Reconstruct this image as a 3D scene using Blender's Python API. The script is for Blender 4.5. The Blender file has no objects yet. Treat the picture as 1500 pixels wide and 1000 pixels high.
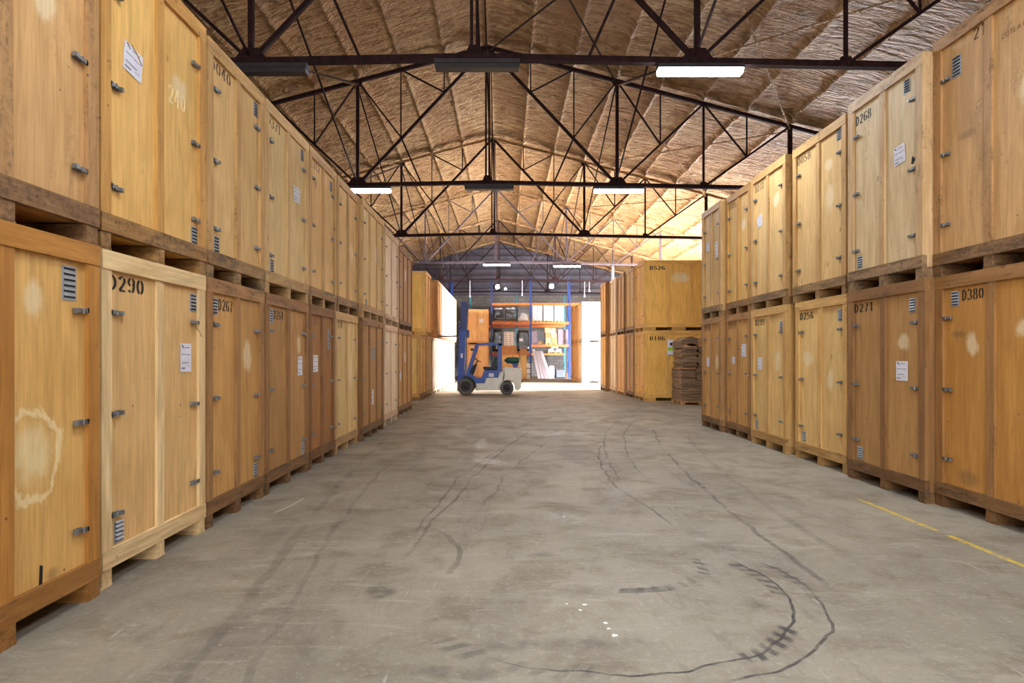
import bpy, math, random
import numpy as np
from mathutils import Vector, Matrix, noise
random.seed(7)
S = bpy.context.scene
COL = S.collection
PI = math.pi
F = 960.0; CH = 1.57; XC = 741.0; Y0 = 521.5

# ------------------------------------------------------------------ helpers
def lin(c):
    c = c / 255.0
    return c / 12.92 if c <= 0.04045 else ((c + 0.055) / 1.055) ** 2.4
def rgb(r, g, b): return (lin(r), lin(g), lin(b), 1.0)
def mul(c, k): return (min(1, c[0] * k), min(1, c[1] * k), min(1, c[2] * k), 1.0)
def yz(px, X): return abs(X * F / (px - XC))             # distance along the hall of a vertical plane X
def PX(px, Y): return (px - XC) * Y / F
def PZ(py, Y): return CH + (Y0 - py) * Y / F

class MB:
    """collects boxes, bars, prisms; build() links ONE mesh object"""
    def __init__(s): s.v = []; s.f = []; s.m = []; s.sm = []
    def add(s, vs, fs, mi=0, smooth=False):
        o = len(s.v); s.v += [tuple(v) for v in vs]
        for f in fs: s.f.append([i + o for i in f]); s.m.append(mi); s.sm.append(smooth)
    def box(s, x0, x1, y0, y1, z0, z1, mi=0, M=None):
        vs = [Vector((x, y, z)) for z in (z0, z1) for y in (y0, y1) for x in (x0, x1)]
        if M is not None: vs = [M @ v for v in vs]
        s.add(vs, [(0, 2, 3, 1), (4, 5, 7, 6), (0, 1, 5, 4), (2, 6, 7, 3), (0, 4, 6, 2), (1, 3, 7, 5)], mi)
    def bar(s, a, b, w, h=None, mi=0):
        a = Vector(a); b = Vector(b); d = b - a; L = d.length
        if L < 1e-6: return
        q = d.to_track_quat('Z', 'Y').to_matrix().to_4x4(); M = Matrix.Translation(a) @ q
        h = h or w
        s.box(-w / 2, w / 2, -h / 2, h / 2, 0, L, mi, M)
    def tube(s, a, b, r, n=12, r2=None, mi=0, caps=True):
        a = Vector(a); b = Vector(b); d = b - a; L = d.length
        q = d.to_track_quat('Z', 'Y').to_matrix(); r2 = r if r2 is None else r2
        vs = []
        for k in range(n):
            t = 2 * PI * k / n; vs.append(a + q @ Vector((r * math.cos(t), r * math.sin(t), 0)))
        for k in range(n):
            t = 2 * PI * k / n; vs.append(b + q @ Vector((r2 * math.cos(t), r2 * math.sin(t), 0)))
        s.add(vs, [(k, (k + 1) % n, n + (k + 1) % n, n + k) for k in range(n)], mi, True)
        if caps:
            s.add(vs[:n], [list(range(n))[::-1]], mi); s.add(vs[n:], [list(range(n))], mi)
    def path(s, pts, r, n=8, mi=0):
        for a, b in zip(pts[:-1], pts[1:]): s.tube(a, b, r, n, mi=mi)
    def prism(s, poly, y0, y1, mi=0):
        """poly in the XZ plane, extruded along Y"""
        n = len(poly); ar = sum(poly[i][0] * poly[(i + 1) % n][1] - poly[(i + 1) % n][0] * poly[i][1] for i in range(n))
        if ar < 0: poly = poly[::-1]
        vs = [(x, y0, z) for x, z in poly] + [(x, y1, z) for x, z in poly]
        s.add(vs, [list(range(n)), list(range(2 * n - 1, n - 1, -1))] + [(k, n + k, n + (k + 1) % n, (k + 1) % n) for k in range(n)], mi)
    def lathe(s, prof, c, axis='Y', n=24, mi=0):
        """prof: (r, t) along axis"""
        vs = []
        for r, t in prof:
            for k in range(n):
                a = 2 * PI * k / n; u, v = r * math.cos(a), r * math.sin(a)
                vs.append({'Y': (c[0] + u, c[1] + t, c[2] + v), 'Z': (c[0] + u, c[1] + v, c[2] + t), 'X': (c[0] + t, c[1] + u, c[2] + v)}[axis])
        fs = []
        for j in range(len(prof) - 1):
            for k in range(n):
                f = (j * n + k, j * n + (k + 1) % n, (j + 1) * n + (k + 1) % n, (j + 1) * n + k)
                fs.append(f[::-1] if axis != 'Y' else f)
        s.add(vs, fs, mi, True)
    def build(s, name, mats, parent=None, loc=None, rz=0, bevel=0):
        me = bpy.data.meshes.new(name); me.from_pydata(s.v, [], s.f)
        if not isinstance(mats, (list, tuple)): mats = [mats]
        for m in mats: me.materials.append(m)
        me.polygons.foreach_set('material_index', s.m); me.polygons.foreach_set('use_smooth', s.sm)
        me.update()
        return link(name, me, parent, loc, rz, bevel)
def link(name, me, parent=None, loc=None, rz=0, bevel=0):
    o = bpy.data.objects.new(name, me); COL.objects.link(o)
    if parent: o.parent = parent
    if loc: o.location = loc
    if rz: o.rotation_euler.z = rz
    if bevel:
        b = o.modifiers.new('bevel', 'BEVEL'); b.width = bevel; b.segments = 2; b.limit_method = 'ANGLE'
    return o
def tag(o, label=None, cat=None, group=None, kind=None):
    if label: o['label'] = label
    if cat: o['category'] = cat
    if group: o['group'] = group
    if kind: o['kind'] = kind
    return o
def empty(name, loc, rz=0):
    o = bpy.data.objects.new(name, None); COL.objects.link(o); o.location = loc; o.rotation_euler.z = rz; o.empty_display_size = .2
    return o

# ------------------------------------------------------------------ node helpers
class NT:
    def __init__(s, name):
        s.mat = bpy.data.materials.new(name); s.mat.use_nodes = True; s.t = s.mat.node_tree; s.t.nodes.clear()
        s.out = s.t.nodes.new('ShaderNodeOutputMaterial')
    def n(s, typ, **kw):
        nd = s.t.nodes.new(typ)
        for k, v in kw.items(): setattr(nd, k, v)
        return nd
    def l(s, a, b): s.t.links.new(a, b)
    def put(s, sock, v):
        if isinstance(v, bpy.types.NodeSocket): s.l(v, sock)
        else: sock.default_value = v
    def math(s, op, a, b=None, c=None, clamp=False):
        nd = s.n('ShaderNodeMath', operation=op); nd.use_clamp = clamp
        s.put(nd.inputs[0], a)
        if b is not None: s.put(nd.inputs[1], b)
        if c is not None: s.put(nd.inputs[2], c)
        return nd.outputs[0]
    def mix(s, f, a, b, mode='MIX'):
        nd = s.n('ShaderNodeMix', data_type='RGBA', blend_type=mode); nd.clamp_factor = True
        s.put(nd.inputs[0], f); s.put(nd.inputs[6], a); s.put(nd.inputs[7], b)
        return nd.outputs[2]
    def ss(s, v, a, b, lo=0.0, hi=1.0):
        nd = s.n('ShaderNodeMapRange', interpolation_type='SMOOTHSTEP'); s.put(nd.inputs[0], v)
        nd.inputs[1].default_value = a; nd.inputs[2].default_value = b; nd.inputs[3].default_value = lo; nd.inputs[4].default_value = hi
        return nd.outputs[0]
    def noise(s, vec, scale, detail=3, rough=.55, dist=0):
        nd = s.n('ShaderNodeTexNoise'); s.l(vec, nd.inputs['Vector']); nd.inputs['Scale'].default_value = scale
        nd.inputs['Detail'].default_value = detail; nd.inputs['Roughness'].default_value = rough; nd.inputs['Distortion'].default_value = dist
        return nd.outputs[0]
    def vmul(s, vec, xyz):
        nd = s.n('ShaderNodeVectorMath', operation='MULTIPLY'); s.l(vec, nd.inputs[0]); nd.inputs[1].default_value = xyz
        return nd.outputs[0]
    def objvec(s, rnd=True):
        tc = s.n('ShaderNodeTexCoord')
        if not rnd: return tc.outputs['Object']
        oi = s.n('ShaderNodeObjectInfo'); m = s.math('MULTIPLY', oi.outputs['Random'], 57.0)
        cb = s.n('ShaderNodeCombineXYZ'); s.l(m, cb.inputs[0]); s.l(m, cb.inputs[1]); s.l(m, cb.inputs[2])
        ad = s.n('ShaderNodeVectorMath', operation='ADD'); s.l(tc.outputs['Object'], ad.inputs[0]); s.l(cb.outputs[0], ad.inputs[1])
        return ad.outputs[0]
    def bsdf(s, col, rough=.6, metal=0, bump=None, bstr=.3, bdist=.01, spec=.5):
        b = s.n('ShaderNodeBsdfPrincipled'); s.put(b.inputs['Base Color'], col); s.put(b.inputs['Roughness'], rough)
        b.inputs['Metallic'].default_value = metal; b.inputs['Specular IOR Level'].default_value = spec
        if bump is not None:
            bp = s.n('ShaderNodeBump'); bp.inputs['Strength'].default_value = bstr; bp.inputs['Distance'].default_value = bdist
            s.l(bump, bp.inputs['Height']); s.l(bp.outputs[0], b.inputs['Normal'])
        s.l(b.outputs[0], s.out.inputs[0]); return b

def plain(name, c, rough=.5, metal=0, var=.12, scale=6, spec=.5, c2=None):
    t = NT(name); v = t.objvec(); n = t.noise(v, scale, 3)
    col = t.mix(t.ss(n, .35, .65), mul(c, 1 - var), c2 or mul(c, 1 + var))
    t.bsdf(col, rough, metal, bump=n, bstr=.08, spec=spec); return t.mat

def wood(name, c, axis='Z', contrast=.16, knots=.5, dirt=0.0, dirtc=(70, 55, 42), rough=.6, blotch=.12, stains=(), pl=(0, 2)):
    contrast *= 1.7
    t = NT(name); v = t.objvec()
    st = {'Z': (1, 1, .045), 'X': (.045, 1, 1), 'Y': (1, .045, 1)}[axis]
    st2 = {'Z': (1, 1, .22), 'X': (.22, 1, 1), 'Y': (1, .22, 1)}[axis]
    g1 = t.noise(t.vmul(v, st), 34, 4, .6, 0.6)
    g2 = t.noise(t.vmul(v, st2), 5.5, 3, .5, 1.5)
    f = t.math('ADD', t.math('MULTIPLY', g1, .6), t.math('MULTIPLY', g2, .55))
    col = t.mix(t.ss(f, .35, .82), (c[0] * (1 - contrast), c[1] * (1 - contrast * 1.25), c[2] * (1 - contrast * 1.6), 1), mul(c, 1 + contrast * .8))
    # broad colour drift and figure
    b = t.noise(v, 1.3, 2)
    col = t.mix(t.math('MULTIPLY', t.ss(b, .45, .68), blotch * 2.2), col, (c[0] * .8, c[1] * .68, c[2] * .5, 1))
    oi = t.n('ShaderNodeObjectInfo'); hsv = t.n('ShaderNodeHueSaturation'); t.l(col, hsv.inputs['Color'])
    t.l(t.math('ADD', t.math('MULTIPLY', oi.outputs['Random'], .14), .93), hsv.inputs['Value']); col = hsv.outputs[0]
    if knots:
        vo = t.n('ShaderNodeTexVoronoi'); t.l(t.vmul(v, {'Z': (1, 1, .55), 'X': (.55, 1, 1), 'Y': (1, .55, 1)}[axis]), vo.inputs['Vector']); vo.inputs['Scale'].default_value = 5.5
        sep = t.n('ShaderNodeSeparateColor'); t.l(vo.outputs['Color'], sep.inputs[0])
        pick = t.ss(sep.outputs[0], 1 - .45 * knots, 1 - .45 * knots + .02)
        k = t.math('MULTIPLY', t.ss(vo.outputs['Distance'], .16, .05), pick)
        col = t.mix(t.math('MULTIPLY', k, .6), col, (c[0] * .3, c[1] * .2, c[2] * .14, 1))
    if dirt:
        d1 = t.noise(t.vmul(v, st2), 7, 5, .7, .5); d2 = t.noise(v, 28, 3, .7)
        m = t.math('MULTIPLY', t.ss(t.math('ADD', t.math('MULTIPLY', d1, .7), t.math('MULTIPLY', d2, .35)), .62 - .2 * dirt, .72 - .05 * dirt), min(.85, dirt + .15))
        col = t.mix(m, col, rgb(*dirtc))
    g3 = t.noise(t.vmul(v, st), 90, 2, .6)
    col = t.mix(t.math('MULTIPLY', t.ss(g3, .56, .72), .3), col, (c[0] * .62, c[1] * .5, c[2] * .38, 1))
    vo = t.n('ShaderNodeTexVoronoi'); t.l(v, vo.inputs['Vector']); vo.inputs['Scale'].default_value = 13
    sep = t.n('ShaderNodeSeparateColor'); t.l(vo.outputs['Color'], sep.inputs[0])
    col = t.mix(t.math('MULTIPLY', t.math('MULTIPLY', t.ss(vo.outputs['Distance'], .14, .09), t.ss(sep.outputs[0], .93, .94)), .75), col, rgb(70, 45, 28))
    if stains:
        tc = t.n('ShaderNodeTexCoord'); sp = t.n('ShaderNodeSeparateXYZ'); t.l(tc.outputs['Object'], sp.inputs[0])
        ns = t.noise(t.vmul(tc.outputs['Object'], (1, 1, .7)), 6, 4, .65); nf = t.noise(t.vmul(tc.outputs['Object'], (1, 1, .15)), 40, 2)
        for (kind, sx, sz, a, b) in stains:
            dx = t.math('DIVIDE', t.math('SUBTRACT', sp.outputs[pl[0]], sx), a); dz = t.math('DIVIDE', t.math('SUBTRACT', sp.outputs[pl[1]], sz), b)
            r = t.math('SQRT', t.math('ADD', t.math('MULTIPLY', dx, dx), t.math('MULTIPLY', dz, dz)))
            r = t.math('ADD', r, t.math('MULTIPLY', t.math('SUBTRACT', ns, .5), 1.3))
            if kind == 'ring':
                al = t.math('ADD', t.math('MULTIPLY', t.ss(r, .78, .2), .65), t.math('MULTIPLY', t.math('MULTIPLY', t.ss(r, .72, .86), t.ss(r, 1.05, .92)), .7), clamp=True); cc = rgb(238, 220, 172)
            elif kind == 'bleach': al = t.math('MULTIPLY', t.ss(r, 1.05, .45), .6); cc = rgb(236, 220, 182)
            else: al = t.math('MULTIPLY', t.ss(r, 1.1, .3), .45); cc = rgb(92, 74, 58)
            al = t.math('MULTIPLY', al, t.ss(nf, .25, .6, .65, 1)); col = t.mix(al, col, cc)
    t.bsdf(col, rough, bump=f, bstr=.3, bdist=.005, spec=.25); return t.mat

# ------------------------------------------------------------------ materials
M = {}
M['galv'] = plain('galvanised_steel', rgb(128, 130, 134), .45, .7, .2, 30)
M['louvre'] = plain('vent_zinc', rgb(160, 164, 170), .55, .4, .08, 30)
M['slot'] = plain('vent_slot_dark', rgb(52, 58, 68), .8)
M['ink'] = plain('stencil_ink', rgb(38, 28, 22), .8, 0, .3, 40)
M['ghost'] = plain('faded_ink', rgb(110, 80, 52), .8, 0, .3, 40)
M['pale_ink'] = plain('rubbed_out_number', rgb(236, 212, 160), .8)
M['paper'] = plain('paper_sheet', rgb(224, 222, 232), .7, 0, .03, 12)
M['print'] = plain('printed_grey', rgb(120, 115, 135), .8)
M['logo'] = plain('logo_dark', rgb(45, 35, 50), .8)
M['green'] = plain('lime_green_band', rgb(165, 205, 70), .7)
M['hole'] = plain('torn_hole_dark', rgb(22, 14, 12), .9)
M['truss'] = plain('dark_oxide_paint', rgb(46, 26, 28), .75, 0, .3, 9, spec=.2)
M['truss_lit'] = plain('lit_truss_tone', rgb(120, 112, 128), .5, .1, .2, 9)
M['housing'] = plain('lamp_housing_grey', rgb(58, 54, 58), .5, .2)
M['pale_pipe'] = plain('pale_pipe_paint', rgb(190, 185, 200), .5, .1)
M['blue'] = plain('forklift_blue', rgb(16, 70, 168), .35, 0, .1, 8)
M['blue_dark'] = plain('mast_blue', rgb(28, 46, 105), .35, .2, .12, 8)
M['cream'] = plain('forklift_cream', rgb(232, 230, 218), .4, 0, .04, 5)
M['tyre'] = plain('tyre_rubber', rgb(104, 100, 95), .85, 0, .15, 12)
M['rim'] = plain('wheel_rim_dark', rgb(64, 60, 57), .5, .3)
M['black'] = plain('black_vinyl', rgb(24, 23, 27), .5)
M['chrome'] = plain('polished_steel', rgb(180, 180, 188), .2, .9)
M['lpg'] = plain('gas_bottle_green', rgb(22, 82, 60), .35, 0, .2, 9)
M['forksteel'] = plain('fork_steel', rgb(55, 42, 45), .5, .5)
M['red'] = plain('red_decal', rgb(200, 60, 50), .5)
M['rackblue'] = plain('rack_blue', rgb(32, 60, 128), .45, 0, .1)
M['teal'] = plain('rack_teal', rgb(55, 120, 130), .5, 0, .1)
M['orange'] = plain('beam_orange', rgb(215, 112, 48), .45, 0, .1)
M['beamred'] = plain('beam_red', rgb(205, 70, 50), .45, 0, .1)
M['carton'] = plain('cardboard_brown', rgb(172, 122, 78), .8, 0, .08, 6)
M['carton_light'] = plain('cardboard_light', rgb(205, 160, 110), .8, 0, .08, 6)
M['film'] = plain('black_stretch_film', rgb(26, 24, 32), .22, 0, .3, 8, spec=.9)
M['film_top'] = plain('clear_film_and_glint', rgb(215, 215, 222), .35, 0, .3, 14)
M['whitebox'] = plain('white_carton', rgb(225, 222, 220), .7, 0, .04)
M['dots'] = plain('carton_print_brown', rgb(120, 82, 80), .8)
M['board_grey'] = plain('grey_board', rgb(122, 104, 110), .7, 0, .1)
M['plank_lilac'] = plain('painted_plank', rgb(198, 186, 190), .6, 0, .06)
M['plank_edge'] = plain('plank_edge_brown', rgb(120, 98, 90), .7)  # darker brown strip along one edge of each plank
M['sack'] = plain('white_sack', rgb(222, 220, 222), .8, 0, .06, 14)
M['steel_grey'] = plain('grey_crate_steel', rgb(95, 98, 105), .5, .2)
M['pallet'] = wood('pallet_wood', rgb(190, 150, 100), 'X', .2, .3, .4)
M['whitecan'] = plain('white_can', rgb(215, 220, 222), .4)
M['yellow_tag'] = plain('yellow_tag', rgb(220, 200, 90), .6)
# stack of flat cardboard: layered edges
t = NT('flat_cardboard_edges'); v = t.objvec(False)
w = t.noise(t.vmul(v, (.3, .3, 12)), 9, 3, .6)
col = t.mix(t.ss(w, .38, .62), rgb(112, 90, 70), rgb(170, 140, 112)); t.bsdf(col, .85, bump=w, bstr=.8, bdist=.01, spec=.2); M['flatcard'] = t.mat

def emis(name, c, s):
    t = NT(name); e = t.n('ShaderNodeEmission'); e.inputs[0].default_value = c; e.inputs[1].default_value = s; t.l(e.outputs[0], t.out.inputs[0]); return t.mat
M['tube'] = emis('lit_tube', (.86, .93, 1, 1), 55)
M['bulb'] = emis('lit_bulb', (1, .97, .88, 1), 60)

# palettes: (frame, panel, dirt frame, dirt panel, base dirt)
PAL = {
 'honey':  ((188, 132, 64), (212, 168, 100), .2, .06, .55),
 'new':    ((228, 200, 152), (218, 178, 120), .05, .0, .12),
 'tan':    ((166, 124, 78), (200, 154, 92), .4, .15, .8),
 'brown':  ((146, 106, 66), (176, 134, 82), .42, .22, .8),
 'rust':   ((132, 92, 56), (160, 112, 62), .42, .3, .7),
 'amber':  ((154, 112, 68), (186, 134, 68), .42, .25, .8),
 'gold':   ((198, 150, 84), (228, 184, 110), .25, .07, .8),
 'straw':  ((194, 156, 102), (216, 180, 122), .32, .14, .85),
 'pale':   ((204, 170, 118), (220, 192, 136), .22, .08, .5),
 'cream':  ((206, 166, 104), (222, 186, 122), .2, .07, .5),
 'ashen':  ((196, 164, 122), (216, 192, 150), .4, .26, .85),
 'worn':   ((174, 134, 90), (202, 160, 108), .48, .34, .85),
 'yellow': ((228, 178, 100), (236, 186, 98), .06, .04, .3),
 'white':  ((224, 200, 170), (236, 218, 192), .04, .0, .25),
 'peach':  ((212, 160, 106), (226, 180, 126), .1, .0, .2),
}
_wc = {}
def pal(p):
    if p not in _wc:
        fr, pn, df, dp, db = PAL[p]
        base = tuple(int(a * (1 - .45 * db) + b * .45 * db) for a, b in zip(fr, (84, 62, 46)))
        _wc[p] = dict(
            v=wood('batten_vertical_' + p, rgb(*fr), 'Z', .14, .8, df), h=wood('batten_rail_' + p, rgb(*fr), 'X', .14, .8, min(.8, df + .12)),
            y=wood('batten_side_' + p, rgb(*fr), 'Y', .14, .8, df),
            b=wood('base_rail_' + p, rgb(*base), 'X', .18, .7, db), f=wood('runner_' + p, rgb(*base), 'Y', .18, .3, db),
            p=wood('plywood_' + p, rgb(*pn), 'Z', .11, .28, dp, (125, 98, 70)), s=wood('plywood_side_' + p, rgb(*pn), 'Z', .11, .28, dp, (125, 98, 70)))
    return _wc[p]

# ------------------------------------------------------------------ stencil lettering
def arc(cx, cy, rx, ry, a0, a1, n=14):
    return [(cx + rx * math.cos(math.radians(a0 + (a1 - a0) * i / n)), cy + ry * math.sin(math.radians(a0 + (a1 - a0) * i / n))) for i in range(n + 1)]
GL = {
 '0': [arc(.3, .5, .22, .45, 105, 255), arc(.3, .5, .22, .45, 75, -75)],
 '1': [[(.3, .0), (.3, 1)], [(.14, .8), (.28, .96)], [(.12, .03), (.48, .03)]],
 '2': [arc(.3, .72, .2, .23, 170, 60, 8), arc(.3, .72, .2, .23, 45, -30, 8) + [(.3, .32), (.1, .1)], [(.06, .07), (.3, .12), (.55, .05)], [(.08, .03), (.54, .03)]],
 '3': [arc(.28, .74, .2, .22, 160, 60, 8), arc(.28, .74, .2, .22, 45, -80, 8), arc(.28, .27, .23, .24, 80, -60, 10), arc(.28, .27, .23, .24, -75, -165, 8)],
 '4': [[(.4, 0), (.4, .24)], [(.4, .34), (.4, 1)], [(.36, .95), (.04, .32)], [(.02, .29), (.6, .29)]],
 '5': [[(.14, .96), (.52, .96)], [(.13, .92), (.13, .55)], arc(.27, .3, .24, .27, 120, -60, 12), arc(.27, .3, .24, .27, -75, -160, 6)],
 '6': [arc(.3, .5, .22, .45, 105, 255), arc(.3, .28, .22, .24, 75, -75, 10), arc(.3, .28, .2, .24, 85, 130, 5), arc(.3, .72, .22, .23, 75, 20, 5)],
 '7': [[(.06, .95), (.54, .95)], [(.52, .9), (.34, .5)], [(.33, .44), (.24, 0)]],
 '8': [arc(.3, .74, .19, .21, 100, 260), arc(.3, .74, .19, .21, 80, -80), arc(.3, .27, .23, .24, 100, 260), arc(.3, .27, .23, .24, 80, -80)],
 '9': [arc(.3, .72, .22, .24, 105, 255, 10), arc(.3, .72, .22, .24, 75, -60, 10), arc(.3, .5, .22, .45, 20, -75), arc(.3, .28, .22, .23, 200, 255, 5)],
 'D': [[(.1, .0), (.1, 1)], arc(.16, .5, .36, .46, 80, -80)],
}
def stencil(text, h, w, wt=.15):
    m = MB(); adv = w / len(text)
    for i, ch in enumerate(text):
        for P in GL[ch]:
            pts = []
            for a, b in zip(P[:-1], P[1:]):
                if not pts: pts.append(a)
                pts.append(b)
            L = []; R = []
            for j, p in enumerate(pts):
                a = pts[max(0, j - 1)]; b = pts[min(len(pts) - 1, j + 1)]
                dx, dy = (b[0] - a[0]), (b[1] - a[1]); dl = math.hypot(dx, dy) or 1; dx /= dl; dy /= dl
                hw = .03 + wt * .5 * abs(dy)
                L.append((p[0] - dy * hw, p[1] + dx * hw)); R.append((p[0] + dy * hw, p[1] - dx * hw))
            vs = []
            for q in L + R: vs.append((i * adv + q[0] / .76 * adv, 0, q[1] * h))
            n = len(L)
            m.add(vs, [(k, k + 1, n + k + 1, n + k)[::-1] for k in range(n - 1)])
    return m
def bfont(text, size, extr=0):
    cu = bpy.data.curves.new('lettering', 'FONT'); cu.body = text; cu.size = size; cu.extrude = extr
    o = bpy.data.objects.new('tmp', cu); COL.objects.link(o)
    dg = bpy.context.evaluated_depsgraph_get(); me = bpy.data.meshes.new_from_object(o.evaluated_get(dg)); bpy.data.objects.remove(o)
    return me

# shared small parts
def latch_mesh():
    m = MB()
    m.box(-.075, .02, -.006, 0, -.022, .022)            # back plate on the door
    m.box(-.085, .045, -.034, -.006, -.013, .013)       # lever
    m.box(-.09, -.06, -.046, -.012, -.018, .018)        # hand end
    m.box(.03, .075, -.03, -.022, -.02, .02)            # hook over the batten
    m.box(.055, .075, -.03, -.02, -.02, .02)
    m.tube((.0, -.036, -.02), (.0, -.036, .02), .008, 8)
    me = bpy.data.meshes.new('latch'); me.from_pydata([(a * .82, b * .8, c * .8) for a, b, c in m.v], [], m.f); me.materials.append(M['galv']); me.update(); return me
LATCH = latch_mesh()
def vent_mesh(w=.115, h=.15, n=5):
    m = MB(); m.box(-w / 2, w / 2, -.004, 0, 0, h, 0)
    for k in range(n):
        z = h * (k + .55) / (n + .1)
        m.box(-w / 2 + .014, w / 2 - .014, -.0065, -.004, z - .003, z + .009, 1)
        m.add([(-w / 2 + .012, -.0045, z + .022), (w / 2 - .012, -.0045, z + .022), (w / 2 - .012, -.016, z + .008), (-w / 2 + .012, -.016, z + .008)], [(0, 3, 2, 1)], 0)
        m.add([(-w / 2 + .012, -.004, z + .02), (-w / 2 + .012, -.016, z + .008), (-w / 2 + .012, -.004, z + .008)], [(0, 1, 2)], 0)
        m.add([(w / 2 - .012, -.004, z + .02), (w / 2 - .012, -.004, z + .008), (w / 2 - .012, -.016, z + .008)], [(0, 1, 2)], 0)
    me = bpy.data.meshes.new('louvred_vent'); me.from_pydata(m.v, [], m.f); me.materials.append(M['louvre']); me.materials.append(M['slot']); me.polygons.foreach_set('material_index', m.m); me.update(); return me
VENT = vent_mesh(); VENT_BIG = vent_mesh(.13, .21, 6)

def paper(parent, x, z, w, h, y, rot=0, green=False):
    P = MB(); n = 4                                       # slightly wavy sheet
    vs = []
    for j in range(n + 1):
        for i in range(n + 1): vs.append((-w / 2 + w * i / n, -.003 - .004 * math.sin(i * 2.1 + j * 1.7) ** 2, -h / 2 + h * j / n))
    P.add(vs, [(j * (n + 1) + i, j * (n + 1) + i + 1, (j + 1) * (n + 1) + i + 1, (j + 1) * (n + 1) + i) for j in range(n) for i in range(n)], 0, True)
    o = P.build('paper_label', M['paper'], parent, (x, y, z)); o.rotation_euler.y = rot
    T = MB(); yy = -.0088
    T.add([(-w * .42, yy, h * .43), (-w * .36, yy, h * .46), (-w * .18, yy, h * .34), (-w * .22, yy, h * .31)], [(0, 3, 2, 1)], 1)
    for (a, b, zz, th) in [(-.1, .3, .36, .03), (-.42, -.05, .12, .022), (0, .4, .11, .022), (-.4, .2, -.18, .028), (-.42, -.1, -.37, .05), (.1, .35, -.3, .015)]:
        T.box(w * a, w * b, yy, yy + .001, h * (zz - th / 2), h * (zz + th / 2), 0)
    if green: T.box(-w * .48, w * .45, yy, yy + .001, -h * .22, -h * .02, 2)
    T.build('printed_text', [M['print'], M['logo'], M['green']], o)
    return o

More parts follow.
